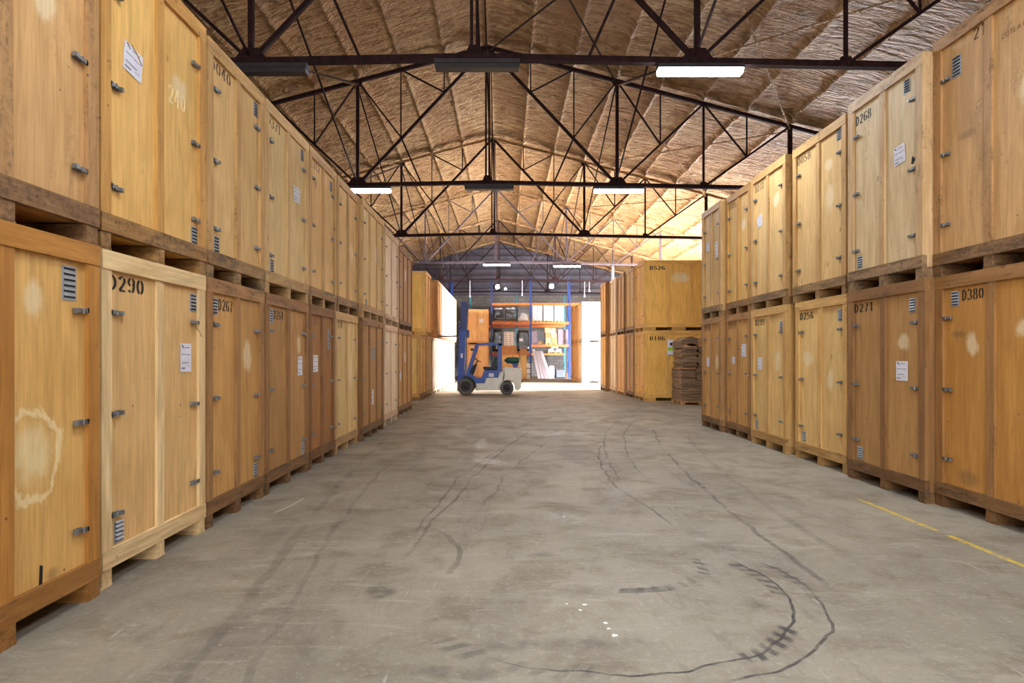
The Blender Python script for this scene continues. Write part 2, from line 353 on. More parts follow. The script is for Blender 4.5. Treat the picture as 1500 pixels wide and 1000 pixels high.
def crate(side, X, y_img_left, W, H, n, p, label, group, D=None, z0=0., feats=(), detail=2, z_off=0, name='storage_crate', sider=3):
    """front batten plane local y=0 facing -y; side L: front faces +X, R: faces -X, C: faces the camera"""
    mt = pal(p); D = D or (2.45 if n == 2 else 1.6)
    if side == 'L': loc = (X, y_img_left + W / 2, z0); rz = PI / 2
    elif side == 'R': loc = (X, y_img_left - W / 2, z0); rz = -PI / 2
    else: loc = (X + W / 2, y_img_left, z0); rz = 0
    root = empty(name, loc, rz); tag(root, label, 'crate', group)
    hw = W / 2; base = .125
    st_ = [(q[0], -hw + q[1] * W, q[2] * H, q[3], q[4]) for q in feats if q[0] in ('bleach', 'ring', 'smudge')]
    pmat = mt['p']
    if st_: fr_, pn_, df_, dp_, db_ = PAL[p]; pmat = wood('plywood_stained_' + p, rgb(*pn_), 'Z', .11, .28, dp_, (125, 98, 70), stains=st_)
    s = MB(); s.box(-hw + .025, hw - .025, .048, D - .025, base + .015, H - .012)
    s.build('plywood_shell', mt['s'], root)
    f = MB(); sw = .115; tr = .13; br = .125; ms = .1
    j = [random.uniform(-.006, .006) for _ in range(6)]
    f.box(-hw, -hw + sw, 0, .05, base + br, H - tr, 0); f.box(hw - sw, hw, 0, .05, base + br, H - tr, 0)
    f.box(-hw, hw, -.004 + j[0] * .3, .05, H - tr, H, 1); f.box(-hw, hw, -.006, .05, base, base + br, 2)
    for k in range(1, n):
        x = -hw + W * k / n + j[k]; f.box(x - ms / 2, x + ms / 2, .004, .048, base + br, H - tr, 0)
    for sx in (-1, 1):                                     # battens of the long sides
        a, b = (sx * hw, sx * (hw - .028)) if sx > 0 else (-hw, -hw + .028)
        x0, x1 = min(a, b), max(a, b)
        f.box(x0, x1, .05, .15, base, H, 0); f.box(x0, x1, D - .1, D, base, H, 0)
        f.box(x0, x1, .15, D - .1, H - .12, H, 3); f.box(x0, x1, .15, D - .1, base, base + .13, 3)
        for k in range(1, sider):
            y = D * k / sider; f.box(x0, x1, y - .055, y + .055, base + .13, H - .12, 0)
    f.box(-hw + .028, hw - .028, D - .025, D, H - .12, H, 1); f.box(-hw + .028, hw - .028, D - .025, D, base, base + .13, 1)
    f.build('batten_frame', [mt['v'], mt['h'], mt['b'], mt['y']], root)
    for k in range(n):                                     # recessed door leaves
        q = MB(); xa = -hw + W * k / n + (sw if k == 0 else ms / 2); xb = -hw + W * (k + 1) / n - (sw if k == n - 1 else ms / 2)
        q.box(xa - .01, xb + .01, .026, .047, base + br - .01, H - tr + .01)
        q.build('door_panel', pmat, root)
    nr = 3 if n == 2 else 4
    for k in range(nr):
        x = -hw + .062 + (W - .124) * k / (nr - 1); r = MB(); rw = .056
        L = D
        if n == 2:
            for (a, b) in ((.0, .42), (.98, 1.46), (2.02, L)): r.box(x - rw, x + rw, a + .004, b, .018, base)
        else:
            for (a, b) in ((.0, .3), (.65, .95), (1.3, L)): r.box(x - rw, x + rw, a + .004, b, .018, base)
        r.box(x - rw - .01, x + rw + .01, .006, L, 0, .018)
        r.build('runner', mt['f'], root)
    if detail >= 1:
        zs = (H * .812, H * .51, H * .208)
        lx = -hw + sw + .055; rx = hw - sw - .055
        for q, z in enumerate(zs):
            for sx, x in ((-1, lx), (1, rx)):
                zz = z + random.uniform(-.02, .02)
                o = link('latch', LATCH, root, (x, .024, zz)); o.rotation_euler.y = (PI if sx < 0 else 0) + random.uniform(-.08, .08)
                if sx < 0: o.rotation_euler.y = PI + random.uniform(-.08, .08)
    for ft in feats:
        k = ft[0]; u, v = ft[1], ft[2]; x = -hw + u * W; z = v * H
        if k == 'num':
            txt, hh, ww, mm = ft[3], ft[4], ft[5], ft[6]
            stencil(txt, hh, ww).build('stencilled_number', M[mm], root, (x, .0245, z))
        elif k == 'vent': link('louvred_vent', VENT, root, (x, .0255, z))
        elif k == 'ventbig': link('louvred_vent', VENT_BIG, root, (x, .0255, z))
        elif k == 'paper': paper(root, x, z, ft[3], ft[4], .0255, ft[5] if len(ft) > 5 else 0, False)
        elif k == 'hole':
            a = ft[3]; q = MB(); pts = [(-a, -a), (-.6 * a, a * 1.1), (-.1 * a, a * 1.3), (.1 * a, .6 * a), (.7 * a, .8 * a), (a, -.3 * a), (.5 * a, -.6 * a), (.2 * a, -1.2 * a)]
            q.prism(pts, -.001, .0005); q.build('torn_hole', M['hole'], root, (x, .0255, z))
        elif k == 'slit':
            q = MB(); q.prism([(-.012, -.1), (.0, .1), (.025, .09), (.018, -.08), (.07, -.1), (.0, -.13), (-.07, -.14)], -.001, .0005); q.build('torn_slit', M['hole'], root, (x, .0255, z))
        elif k == 'text':
            me = bfont(ft[3], ft[4]); me.materials.append(M['ghost']); o = link('printed_words', me, root, (x, .0243, z)); o.rotation_euler.x = PI / 2
        elif k == 'string':
            q = MB(); q.path([(0, -.03, 0), (.05, -.035, -.03), (.09, -.03, -.05), (.14, -.028, -.09)], .004, 6); q.build('tie_string', M['pallet'], root, (x, .02, z))
        elif k == 'pale':
            stencil(ft[3], ft[4], ft[5]).build('faded_number', M['pale_ink'], root, (x, .0245, z))
        elif k == 'ghost':
            stencil(ft[3], ft[4], ft[5]).build('faded_number', M['ghost'], root, (x, .0245, z))
    return root

GLn = 'tall storage crates in the near left row'; GR = 'tall storage crates in the near right row'
def rowL(a, b, X, n, p, H, z0, label, feats=(), **k):
    y0 = yz(a, X); y1 = yz(b, X); W = y1 - y0 - .015
    return crate('L', X, y0, W, H, n, p, label, GLn, z0=z0, feats=feats, **k)
def rowR(a, b, X, n, p, H, z0, label, feats=(), W=None, **k):
    y1 = yz(a, X); y0 = yz(b, X) if b else y1 - W; W = W or (y1 - y0 - .0)
    return crate('R', X, y1, W, H, n, p, label, GR, z0=z0, feats=feats, **k)
HL = 2.29; HU = 2.19
NUM = lambda s, mm='ink', u=.075, v=.885, ww=.46, hh=.11: ('num', u, v, s, hh, ww, mm)
# lower left
crate('L', -2.665, yz(147, -2.665) - 1.58, 1.575, HL, 2, 'honey', 'honey coloured crate with a big pale ring stain, nearest in the lower left row', GLn,
      feats=[('ventbig', .83, .835), ('bleach', .64, .83, .1, .13), ('ring', .635, .44, .24, .28), ('slit', .67, .115), ('smudge', .74, .12, .07, .05)])
rowL(149, 302, -2.70, 2, 'new', HL, 0, 'new pale timber crate stencilled D290, lower left row',
     [NUM('D290'), ('vent', .88, .855), ('vent', .155, .114), ('paper', .79, .68, .19, .24), ('string', .85, .8)])
rowL(304, 388, -2.70, 2, 'tan', HL, 0, 'tan crate stencilled D267 beside a top vent, lower left row',
     [('num', .2, .875, 'D267', .11, .34, 'ink'), ('vent', .145, .855), ('vent', .86, .114), ('bleach', .7, .68, .14, .18)])
rowL(389.5, 453, -2.70, 2, 'brown', HL, 0, 'brown crate stencilled D264 with a paper sheet, lower left row',
     [('num', .2, .875, 'D264', .11, .34, 'ink'), ('vent', .145, .855), ('vent', .88, .114), ('paper', .8, .63, .2, .25), ('bleach', .78, .75, .1, .14)])
rowL(454, 491, -2.70, 2, 'rust', HL, 0, 'dark reddish brown crate with a white paper on its near leaf, lower left row',
     [('num', .22, .88, 'D77', .11, .26, 'ghost'), ('vent', .8, .8), ('vent', .8, .73), ('paper', .26, .64, .24, .24), ('smudge', .75, .7, .12, .12)])
rowL(492, 524.5, -2.70, 2, 'pale', HL, 0, 'pale yellowish crate stencilled D174, beside the wide brown one, lower left row',
     [NUM('D174', ww=.4), ('bleach', .72, .56, .12, .3)])
rowL(531, 562.5, -2.64, 3, 'brown', HL, 0, 'wide brown three leaf crate with a low paper and grey vents, lower left row',
     [NUM('D23', 'ghost', .08, .88, .3), ('paper', .49, .33, .16, .3), ('vent', .5, .66), ('vent', .56, .66), ('vent', .5, .7), ('vent', .56, .7)], detail=1)
rowL(564, 582.5, -2.72, 2, 'white', HL, 0, 'whitish narrow crate, next to last of the near lower left row',
     [('bleach', .75, .55, .12, .3)], detail=1)
rowL(583.5, 603.5, -2.78, 3, 'tan', HL, 0, 'wide tan crate with two papers at the far end of the near lower left row',
     [('paper', .2, .46, .2, .26), ('paper', .52, .67, .16, .26)], detail=1)
# upper left
crate('L', -2.68, yz(145.5, -2.68) - 1.58, 1.575, HU + .06, 2, 'worn', 'worn grey brown crate without a number, nearest in the upper left row', GLn, z0=HL,
      feats=[('bleach', .8, .9, .1, .12), ('bleach', .7, .6, .12, .14)])
rowL(148, 303, -2.70, 2, 'gold', HU + .04, HL, 'golden crate with a crooked white sheet, vent at lower right, upper left row',
     [NUM('D940'), ('vent', .885, .114), ('paper', .27, .64, .24, .21, .12), ('pale', .6, .6, '240', .15, .3), ('bleach', .72, .68, .16, .12), ('string', .22, .68)])
rowL(305, 388, -2.70, 2, 'straw', HU, HL, 'pale straw crate stencilled D040, upper left row',
     [NUM('D040', 'ghost'), ('vent', .86, .86), ('vent', .16, .114)])
rowL(389.5, 453, -2.70, 2, 'pale', HU, HL, 'pale crate stencilled D371 with a grey sheet high on its far leaf, upper left row',
     [NUM('D371', 'ghost'), ('vent', .86, .86), ('vent', .16, .114), ('paper', .72, .63, .25, .2)])
rowL(454, 493.5, -2.70, 2, 'straw', HU, HL, 'straw coloured crate with a smudge, fifth in the upper left row',
     [NUM('D312', 'ghost'), ('vent', .82, .84), ('smudge', .25, .8, .08, .1)])
rowL(494.5, 525.8, -2.70, 2, 'straw', HU, HL, 'dull straw crate with a pale patch, sixth in the upper left row',
     [('bleach', .7, .5, .14, .25), ('smudge', .2, .85, .06, .1)])
rowL(531, 563, -2.64, 3, 'pale', HU, HL, 'wide pale three leaf crate with a bluish paper, upper left row',
     [('paper', .62, .62, .16, .3), ('vent', .2, .1), ('bleach', .14, .9, .1, .08)], detail=1)
rowL(564, 584, -2.72, 2, 'white', HU, HL, 'whitish grey narrow crate, next to last of the near upper left row', [], detail=1)
rowL(585, 604, -2.78, 3, 'brown', HU, HL, 'wide brown crate with one small paper, last of the near upper left row', [('paper', .5, .7, .16, .3)], detail=1)

# right rows
HR = 2.40
crate('R', 4.55, yz(1367, 4.55) - .03, 1.57, HR, 2, 'amber', 'amber brown crate stencilled D380 with cloudy pale stains, lower right row', GR,
      feats=[('num', .24, .885, 'D380', .11, .31, 'ink'), ('vent', .175, .865), ('bleach', .78, .76, .19, .1), ('bleach', .33, .7, .1, .14), ('smudge', .8, .1, .14, .06), ('smudge', .2, .745, .12, .04), ('smudge', .3, .15, .2, .1)])
rowR(1242, 1355, 4.45, 2, 'brown', HR, 0, 'brown crate stencilled D271 with a white sheet, lower right row',
     [NUM('D271'), ('vent', .84, .855), ('vent', .16, .114), ('paper', .72, .585, .22, .22), ('bleach', .74, .72, .12, .11)])
rowR(1165, 1240.5, 4.52, 2, 'cream', HR, 0, 'cream coloured crate stencilled D256 with faint whitish smears, lower right row',
     [NUM('D256'), ('vent', .86, .855), ('vent', .16, .114), ('bleach', .25, .64, .2, .14), ('bleach', .68, .52, .12, .18)])
rowR(1100, 1151, 4.47, 2, 'cream', HR, 0, 'cream crate stencilled D199 with a printed sheet on its left leaf, lower right row',
     [('num', .1, .88, 'D199', .11, .42, 'ink'), ('vent', .84, .83), ('vent', .15, .114), ('paper', .25, .6, .2, .22), ('bleach', .75, .62, .14, .2)])
rowR(1063, 1098.5, 4.52, 2, 'tan', HR, 0, 'tan crate, sheet on its right leaf, next to last in the lower right row',
     [NUM('D211', 'ghost'), ('paper', .72, .7, .24, .24), ('paper', .3, .62, .16, .14)])
rowR(1028, 1055.5, 4.45, 2, 'tan', HR, 0, 'tan crate with a sheet on its left leaf, last in the lower right row',
     [NUM('D134', 'ghost'), ('paper', .3, .6, .2, .2), ('bleach', .75, .6, .14, .2)])
crate('R', 4.55, yz(1367, 4.55), 1.57, HR + .1, 2, 'worn', 'weathered crate with big zinc vent and faint printed words, upper right row', GR, z0=HR,
      feats=[('ventbig', .21, .8), ('text', .59, .835, 'COTE A OUVRIR', .065), ('bleach', .8, .62, .15, .18), ('smudge', .3, .55, .14, .05), ('ghost', .36, .9, '21', .12, .2)])
rowR(1242, 1351, 4.44, 2, 'ashen', HR + .02, HR, 'ashen pale crate stencilled D268 with a torn sheet and a black hole, upper right row',
     [('num', .1, .865, 'D268', .12, .36, 'ink'), ('vent', .8, .865), ('vent', .16, .114), ('paper', .71, .6, .21, .21, -.1), ('hole', .87, .545, .035)])
rowR(1161, 1239, 4.52, 2, 'straw', HR, HR, 'straw crate stencilled D058 with a pale oval patch, upper right row',
     [NUM('D058', 'ghost'), ('vent', .86, .88), ('bleach', .68, .78, .13, .11), ('bleach', .7, .58, .15, .25), ('smudge', .16, .13, .04, .07)])
rowR(1100, 1150.5, 4.47, 2, 'straw', HR, HR, 'straw crate stencilled D272 with a tilted sheet on its left leaf, upper right row',
     [('num', .1, .875, 'D272', .12, .4, 'ghost'), ('paper', .24, .65, .22, .2, -.2), ('bleach', .72, .74, .16, .14)])
rowR(1063, 1098.5, 4.52, 2, 'gold', HR, HR, 'golden crate with a pale patch, next to last in the upper right row',
     [NUM('D185', 'ghost'), ('bleach', .7, .7, .15, .14)])
rowR(1028, 1055.5, 4.45, 2, 'straw', HR, HR, 'straw crate with two pale sheets, at the far end of the upper right row',
     [('paper', .3, .66, .24, .2), ('paper', .75, .6, .18, .32)])

# far left block: lower tier, upper tier
ORD = ['first', 'second', 'third', 'fourth', 'fifth', 'sixth', 'seventh', 'eighth', 'ninth']
GF = 'crates of the far left row behind the gap'
HF = 2.33
fl = [(23.05, 'gold', -3.0), (24.68, 'straw', -2.98)] + [(26.36 + 1.62 * k, 'white', -2.95) for k in range(7)]  # white palette puts the daylight into the colour of the later crates
for k, (y, p, X) in enumerate(fl):
    W = 1.59
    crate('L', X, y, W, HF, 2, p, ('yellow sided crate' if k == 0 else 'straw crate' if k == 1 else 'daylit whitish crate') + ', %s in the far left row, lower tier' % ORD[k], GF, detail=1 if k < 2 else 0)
fu = [(23.4, 'yellow', -2.85, 2)] + [(26.15 + 1.63 * k, ('peach' if k == 0 else 'white'), -2.72, 2) for k in range(6)]  # upper white ones also carry the daylight in their palette
for k, (y, p, X, n) in enumerate(fu):
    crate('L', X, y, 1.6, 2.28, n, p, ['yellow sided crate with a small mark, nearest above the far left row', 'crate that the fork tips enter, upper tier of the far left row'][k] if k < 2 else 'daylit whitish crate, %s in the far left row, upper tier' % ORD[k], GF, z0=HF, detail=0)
# far right block
GQ = 'crates of the far right row beyond the cardboard'
HQ = 2.45
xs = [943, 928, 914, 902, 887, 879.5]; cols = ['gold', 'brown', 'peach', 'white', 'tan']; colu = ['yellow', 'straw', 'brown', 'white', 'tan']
YQ = 22.75
for k in range(5):
    y0 = YQ + 1.62 * k; X = (xs[k] - XC) * y0 / F + .0
    for tier in (0, 1):
        p = (cols if tier == 0 else colu)[k]
        if k == 0: p = 'yellow'
        nm = {'yellow': 'yellow', 'straw': 'straw', 'brown': 'brown', 'peach': 'peach coloured', 'white': 'whitish', 'tan': 'tan', 'gold': 'golden'}[p]
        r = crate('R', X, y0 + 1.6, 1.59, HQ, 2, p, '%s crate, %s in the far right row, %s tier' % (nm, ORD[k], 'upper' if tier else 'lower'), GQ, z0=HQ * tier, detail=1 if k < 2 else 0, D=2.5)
        if k == 0:   # stencil on the long side that faces the camera (local +x side)
            o = stencil('D526' if tier else 'D186', .14, .55).build('stencilled_number', M['ink'], r, (.7725, .22, 2.12)); o.rotation_euler.z = PI / 2
            if tier: [c_ for c_ in r.children if c_.name.startswith('plywood_shell')][0].data.materials[0] = wood('plywood_side_stained', rgb(*PAL['yellow'][1]), 'Z', .11, .28, .03, (125, 98, 70), stains=[('bleach', 1.25, 1.86, .42, .22), ('bleach', 1.45, 1.84, .25, .14)], pl=(1, 2))
            else:
                nt_ = empty('notice_sheet', (.795 + .003, .95, 1.88)); nt_.rotation_euler.z = PI / 2; nt_.parent = r; nt_['label'] = 'white notice with a lime green band'
                m = MB(); m.box(-.13, .1, -.006, 0, -.26, .26); m.build('sheet', M['paper'], nt_); m = MB(); m.box(-.12, .09, -.009, -.0062, -.12, 0.0); m.build('green_band', M['green'], nt_); m = MB(); m.box(-.04, .04, -.009, -.0062, .06, .16); m.build('dark_mark', M['logo'], nt_)
# unseen crates added behind the far right row to block gate light
for k in range(8):
    for tier in (0, 1):
        crate('R', 8.3, 16.8 + 1.64 * k, 1.59, 2.4, 2, 'tan', 'unseen tan crate added behind the far right row to block gate light', 'unseen crates added to block gate light', z0=2.4 * tier, detail=0)
# daylit pair far right, daylight put into the front one's white palette
for k in range(3):
    for tier in (0, 1):
        Xk = 4.42 - .07 * k; y0 = 38.0 + 1.62 * k
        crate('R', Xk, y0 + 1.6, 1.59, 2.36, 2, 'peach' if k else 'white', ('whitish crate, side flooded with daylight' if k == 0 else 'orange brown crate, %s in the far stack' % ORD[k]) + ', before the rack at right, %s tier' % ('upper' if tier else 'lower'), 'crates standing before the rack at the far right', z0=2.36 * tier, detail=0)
# pair behind the forklift
for tier in (0, 1):
    crate('C', -2.56, 43.2, 1.38, 2.33, 2, 'peach', 'orange tinted crate seen behind the forklift mast, %s of two' % ('upper' if tier else 'lower'), 'two crates stacked behind the forklift mast', z0=2.33 * tier, detail=0,
          feats=[('paper', .68, .68, .26, .26)] if tier else [])

# ------------------------------------------------------------------ hall shell
UC = -.52                                            # ridge position
TY = [-12.5, -4.76, 3.0, 10.76, 18.5, 26.25, 34.0, 41.75, 49.5]
HALF = 15.8; YB = 52.0; YF = -13.0
def ztop(u):                                          # top chord height
    u = abs(u); return CH + 8.72 - .262 * u
# ceiling: sprayed foam over purlins
t = NT('spray_foam'); v = t.objvec(False)
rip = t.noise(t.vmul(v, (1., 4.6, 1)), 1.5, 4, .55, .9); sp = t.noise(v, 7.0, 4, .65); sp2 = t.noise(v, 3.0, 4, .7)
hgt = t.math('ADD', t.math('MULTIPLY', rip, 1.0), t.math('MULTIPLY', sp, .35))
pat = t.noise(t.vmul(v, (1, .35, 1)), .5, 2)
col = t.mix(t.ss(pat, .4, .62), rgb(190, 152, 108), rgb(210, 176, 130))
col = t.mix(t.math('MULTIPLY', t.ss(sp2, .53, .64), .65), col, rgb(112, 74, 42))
col = t.mix(t.ss(hgt, .48, .8), mul(rgb(176, 130, 80), .8), col)  # hollows of the ripples darkened, shade put into the foam colour
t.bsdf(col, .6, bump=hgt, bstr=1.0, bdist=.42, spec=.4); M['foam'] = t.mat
us = sorted({round(sg * (kk * 1.22 + o_), 3) for sg in (-1, 1) for kk in range(13) for o_ in (0, .035, .08, .14, .3, .46, .61, .76, .92, 1.08, 1.14, 1.185) if kk * 1.22 + o_ <= HALF + .1}); ys = np.arange(YF, YB + .01, .13)
vs = []
kp = 1.22
for y in ys:
    dt = min(abs(y - a) for a in TY); rib = .13 * math.exp(-(dt / .11) ** 2)
    bay = 0
    for u in us:
        m = (abs(u) / kp) % 1.0; dm = min(m, 1 - m) * kp
        pl = .075 * math.exp(-(dm / .05) ** 2)
        belly = .025 * math.sin(PI * min(1, dm / (kp / 2)) * .5)
        r = noise.noise(Vector((u * .8, y * 3.0, 1.3))) * .055 + noise.noise(Vector((u * 3.3, y * 4.5, 7.7))) * .016
        vs.append((UC + u, y, ztop(u) + .26 - pl - rib + belly + r + .03 * noise.noise(Vector((u * .4, y * .4, 3)))))
nu = len(us); ny = len(ys)
c = MB(); c.add(vs, [(j * nu + i, (j + 1) * nu + i, (j + 1) * nu + i + 1, j * nu + i + 1) for j in range(ny - 1) for i in range(nu - 1)], 0, True)
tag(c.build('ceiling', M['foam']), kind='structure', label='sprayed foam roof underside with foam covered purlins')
r = MB()
for sx in (-1, 1):
    r.add([(UC, YF - .3, ztop(0) + .62), (UC + sx * (HALF + .4), YF - .3, ztop(HALF) + .62), (UC + sx * (HALF + .4), YB + .4, ztop(HALF) + .62), (UC, YB + .4, ztop(0) + .62)], [(0, 1, 2, 3)])
tag(r.build('trim_1', M['housing']), kind='structure', label='outer roof sheeting')

# floor
t = NT('stained_concrete'); v = t.objvec(False); sx_ = t.n('ShaderNodeSeparateXYZ'); t.l(v, sx_.inputs[0]); X_, Y_ = sx_.outputs[0], sx_.outputs[1]
n1 = t.noise(v, .35, 5, .6); n2 = t.noise(v, 1.7, 5, .65, .4); n3 = t.noise(v, 22, 4, .7); n4 = t.noise(t.vmul(v, (1, .25, 1)), 1.2, 4, .6, .8)
col = t.mix(t.ss(n1, .35, .65), rgb(136, 127, 112), rgb(154, 144, 127))
col = t.mix(t.math('MULTIPLY', t.ss(n2, .46, .68), .6), col, rgb(112, 98, 80))
col = t.mix(t.math('MULTIPLY', t.ss(n4, .5, .7), .5), col, rgb(106, 99, 92))
n6 = t.noise(t.vmul(v, (.5, 2.2, 1)), 2.2, 5, .7, 1.2); col = t.mix(t.math('MULTIPLY', t.ss(n6, .52, .7), .4), col, rgb(176, 166, 148)); n7 = t.noise(t.vmul(v, (2.5, .6, 1)), 2.6, 5, .7, 1.); col = t.mix(t.math('MULTIPLY', t.ss(n7, .54, .72), .35), col, rgb(98, 86, 74))
col = t.mix(t.math('MULTIPLY', t.ss(n3, .52, .7), .35), col, rgb(182, 174, 160))
n5 = t.noise(v, 60, 2, .6); col = t.mix(t.math('MULTIPLY', t.ss(n5, .56, .7), .35), col, rgb(90, 82, 74))
# scratches: thin light streaks
wv = t.noise(t.vmul(v, (9, .7, 1)), 3.3, 2, .5, .6); col = t.mix(t.math('MULTIPLY', t.ss(wv, .72, .75), .4), col, rgb(196, 188, 176))
wv2 = t.noise(t.vmul(v, (1.1, 6, 1)), 3.1, 2, .5, .8); col = t.mix(t.math('MULTIPLY', t.ss(wv2, .72, .75), .3), col, rgb(190, 182, 170))
dk = rgb(56, 50, 50)
brk = t.ss(t.noise(v, 1.3, 3), .34, .56, .25, 1)
w1 = t.noise(v, 1.1, 3); w2n = t.noise(v, 1.4, 3, .5, .5); wf = t.noise(v, 9, 3)
X0_, Y0_ = X_, Y_
X_ = t.math('ADD', X_, t.math('ADD', t.math('MULTIPLY', t.math('SUBTRACT', w1, .5), .22), t.math('MULTIPLY', t.math('SUBTRACT', wf, .5), .012)))
Y_ = t.math('ADD', Y_, t.math('ADD', t.math('MULTIPLY', t.math('SUBTRACT', w2n, .5), .22), t.math('MULTIPLY', t.math('SUBTRACT', wf, .5), .012)))
brk2 = t.ss(t.noise(v, 7, 4, .7), .36, .6, .2, 1)
def ring(cx, cy, r, w, a0, a1, amt, dash=0, soft=.5):
    global col
    dx = t.math('SUBTRACT', X_, cx); dy = t.math('SUBTRACT', Y_, cy)
    rr = t.math('SQRT', t.math('ADD', t.math('MULTIPLY', dx, dx), t.math('MULTIPLY', dy, dy)))
    d = t.math('ABSOLUTE', t.math('SUBTRACT', rr, r))
    m = t.ss(d, w, w * soft)
    am = (a0 + a1) / 2; ha = (a1 - a0) / 2
    c_, s_ = math.cos(am), math.sin(am)                   # rotate so the arc's middle is at angle 0
    rx = t.math('ADD', t.math('MULTIPLY', dx, c_), t.math('MULTIPLY', dy, s_)); ry = t.math('SUBTRACT', t.math('MULTIPLY', dy, c_), t.math('MULTIPLY', dx, s_))
    ang = t.math('ARCTAN2', ry, rx)
    m = t.math('MULTIPLY', m, t.ss(t.math('ABSOLUTE', ang), ha, ha * .85))
    if dash:
        sn = t.math('SINE', t.math('ADD', t.math('MULTIPLY', ang, dash * r), t.math('MULTIPLY', rr, 25.)))
        m = t.math('MULTIPLY', m, t.ss(sn, -.3, .4, .15, 1))
    m = t.math('MULTIPLY', m, t.math('MULTIPLY', t.math('MULTIPLY', brk, t.ss(brk2, .2, 1., .6, 1)), min(1, amt * 1.5)))
    col = t.mix(m, col, dk)
def arc3(p, q, s):
    ax, ay = p; bx, by = q; cx, cy = s
    d = 2 * (ax * (by - cy) + bx * (cy - ay) + cx * (ay - by))
    ux = ((ax**2 + ay**2) * (by - cy) + (bx**2 + by**2) * (cy - ay) + (cx**2 + cy**2) * (ay - by)) / d
    uy = ((ax**2 + ay**2) * (cx - bx) + (bx**2 + by**2) * (ax - cx) + (cx**2 + cy**2) * (bx - ax)) / d
    r = math.hypot(ax - ux, ay - uy)
    a = math.atan2(ay - uy, ax - ux); b = math.atan2(cy - uy, cx - ux); m = math.atan2(by - uy, bx - ux)
    b = a + (b - a + PI) % (2 * PI) - PI
    return ux, uy, r, min(a, b), max(a, b)
def g(px, py): Y = 1507. / (py - Y0); return ((px - XC) * Y / F, Y)
ring(.6, 4.5, 1.27, .012, -2.2, .5, .75); ring(.6, 4.5, 1.27, .08, -1.05, -.55, .6, 60); ring(.6, 4.5, 1.22, .07, -.15, .42, .55, 55)
ring(.65, 4.5, 1.41, .012, -1.3, .4, .6); ring(.65, 4.5, 1.4, .06, -.2, .3, .4, 55); ring(.5, 4.45, 1.2, .09, -2.4, -1.6, .35, 50)
ring(.87, 4.98, .6, .055, -1.75, .25, .6, 55); ring(.87, 4.98, .61, .05, -1.8, -1.15, .6)
for (a, b, c3, w, am) in [((767, 637), (673, 720), (633, 767), .02, .45), ((830, 632), (748, 690), (690, 767), .02, .3), ((757, 645), (650, 725), (617, 770), .02, .4),
                      ((887, 647), (913, 720), (979, 765), .02, .5), ((915, 610), (887, 640), (905, 700), .02, .4), ((960, 600), (915, 640), (935, 690), .02, .4),
                      ((957, 633), (1030, 715), (1158, 815), .03, .45), ((640, 775), (665, 800), (655, 840), .03, .35), ((560, 690), (480, 790), (400, 930), .03, .25), ((545, 660), (430, 790), (330, 920), .05, .22), ((1010, 640), (1110, 730), (1200, 790), .05, .2)]:
    cx, cy, r_, a0, a1 = arc3(g(*a), g(*b), g(*c3)); ring(cx, cy, r_, w, a0 - .02 / 1, a1 + .02, am)
def blob(px, py, rx, ry, amt, c_=None, rot=0):
    global col
    x, y = g(px, py); dx = t.math('DIVIDE', t.math('SUBTRACT', X_, x), rx); dy = t.math('DIVIDE', t.math('SUBTRACT', Y_, y), ry)
    rr = t.math('SQRT', t.math('ADD', t.math('MULTIPLY', dx, dx), t.math('MULTIPLY', dy, dy)))
    rr = t.math('ADD', rr, t.math('MULTIPLY', t.math('ADD', t.math('SUBTRACT', n2, .5), t.math('SUBTRACT', n4, .5)), 3.4))
    col = t.mix(t.math('MULTIPLY', t.math('MULTIPLY', t.ss(rr, 1.3, .3), brk2), amt * 1.1), col, c_ or dk)
for b in [(560, 863, .09, .1, .6), (796, 814, .13, .1, .4), (757, 884, .12, .08, .35), (848, 865, .2, .1, .3), (1110, 884, .1, .08, .45), (850, 945, .25, .1, .4), (740, 945, .22, .07, .3),
          (665, 985, .2, .06, .35), (1080, 828, .1, .1, .3)]: blob(*b)
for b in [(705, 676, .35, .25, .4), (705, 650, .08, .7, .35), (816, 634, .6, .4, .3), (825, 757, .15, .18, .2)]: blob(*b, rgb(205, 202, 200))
X_, Y_ = X0_, Y0_
# tiny white paint specks
for (px, py, s_) in [(857, 885, .02), (850, 893, .012), (887, 912, .016), (892, 920, .014), (900, 930, .018), (826, 756, .015), (830, 884, .01)]:
    x, y = g(px, py); dx = t.math('SUBTRACT', X_, x); dy = t.math('SUBTRACT', Y_, y)
    rr = t.math('SQRT', t.math('ADD', t.math('MULTIPLY', dx, dx), t.math('MULTIPLY', dy, dy)))
    rr = t.math('ADD', rr, t.math('MULTIPLY', t.math('SUBTRACT', n3, .5), s_ * 3)); col = t.mix(t.ss(rr, s_, s_ * .7), col, rgb(235, 232, 230))
# worn yellow lane line
d = t.math('ABSOLUTE', t.math('SUBTRACT', X_, 3.88)); m = t.ss(d, .032, .026)
m = t.math('MULTIPLY', m, t.ss(Y_, 7.3, 7.1)); m = t.math('MULTIPLY', m, t.ss(t.math('ABSOLUTE', t.math('SUBTRACT', Y_, 5.83)), .05, .09))
m = t.math('MULTIPLY', m, t.ss(t.noise(v, 14, 4, .7), .38, .55, .1, .95)); col = t.mix(m, col, rgb(214, 180, 60))
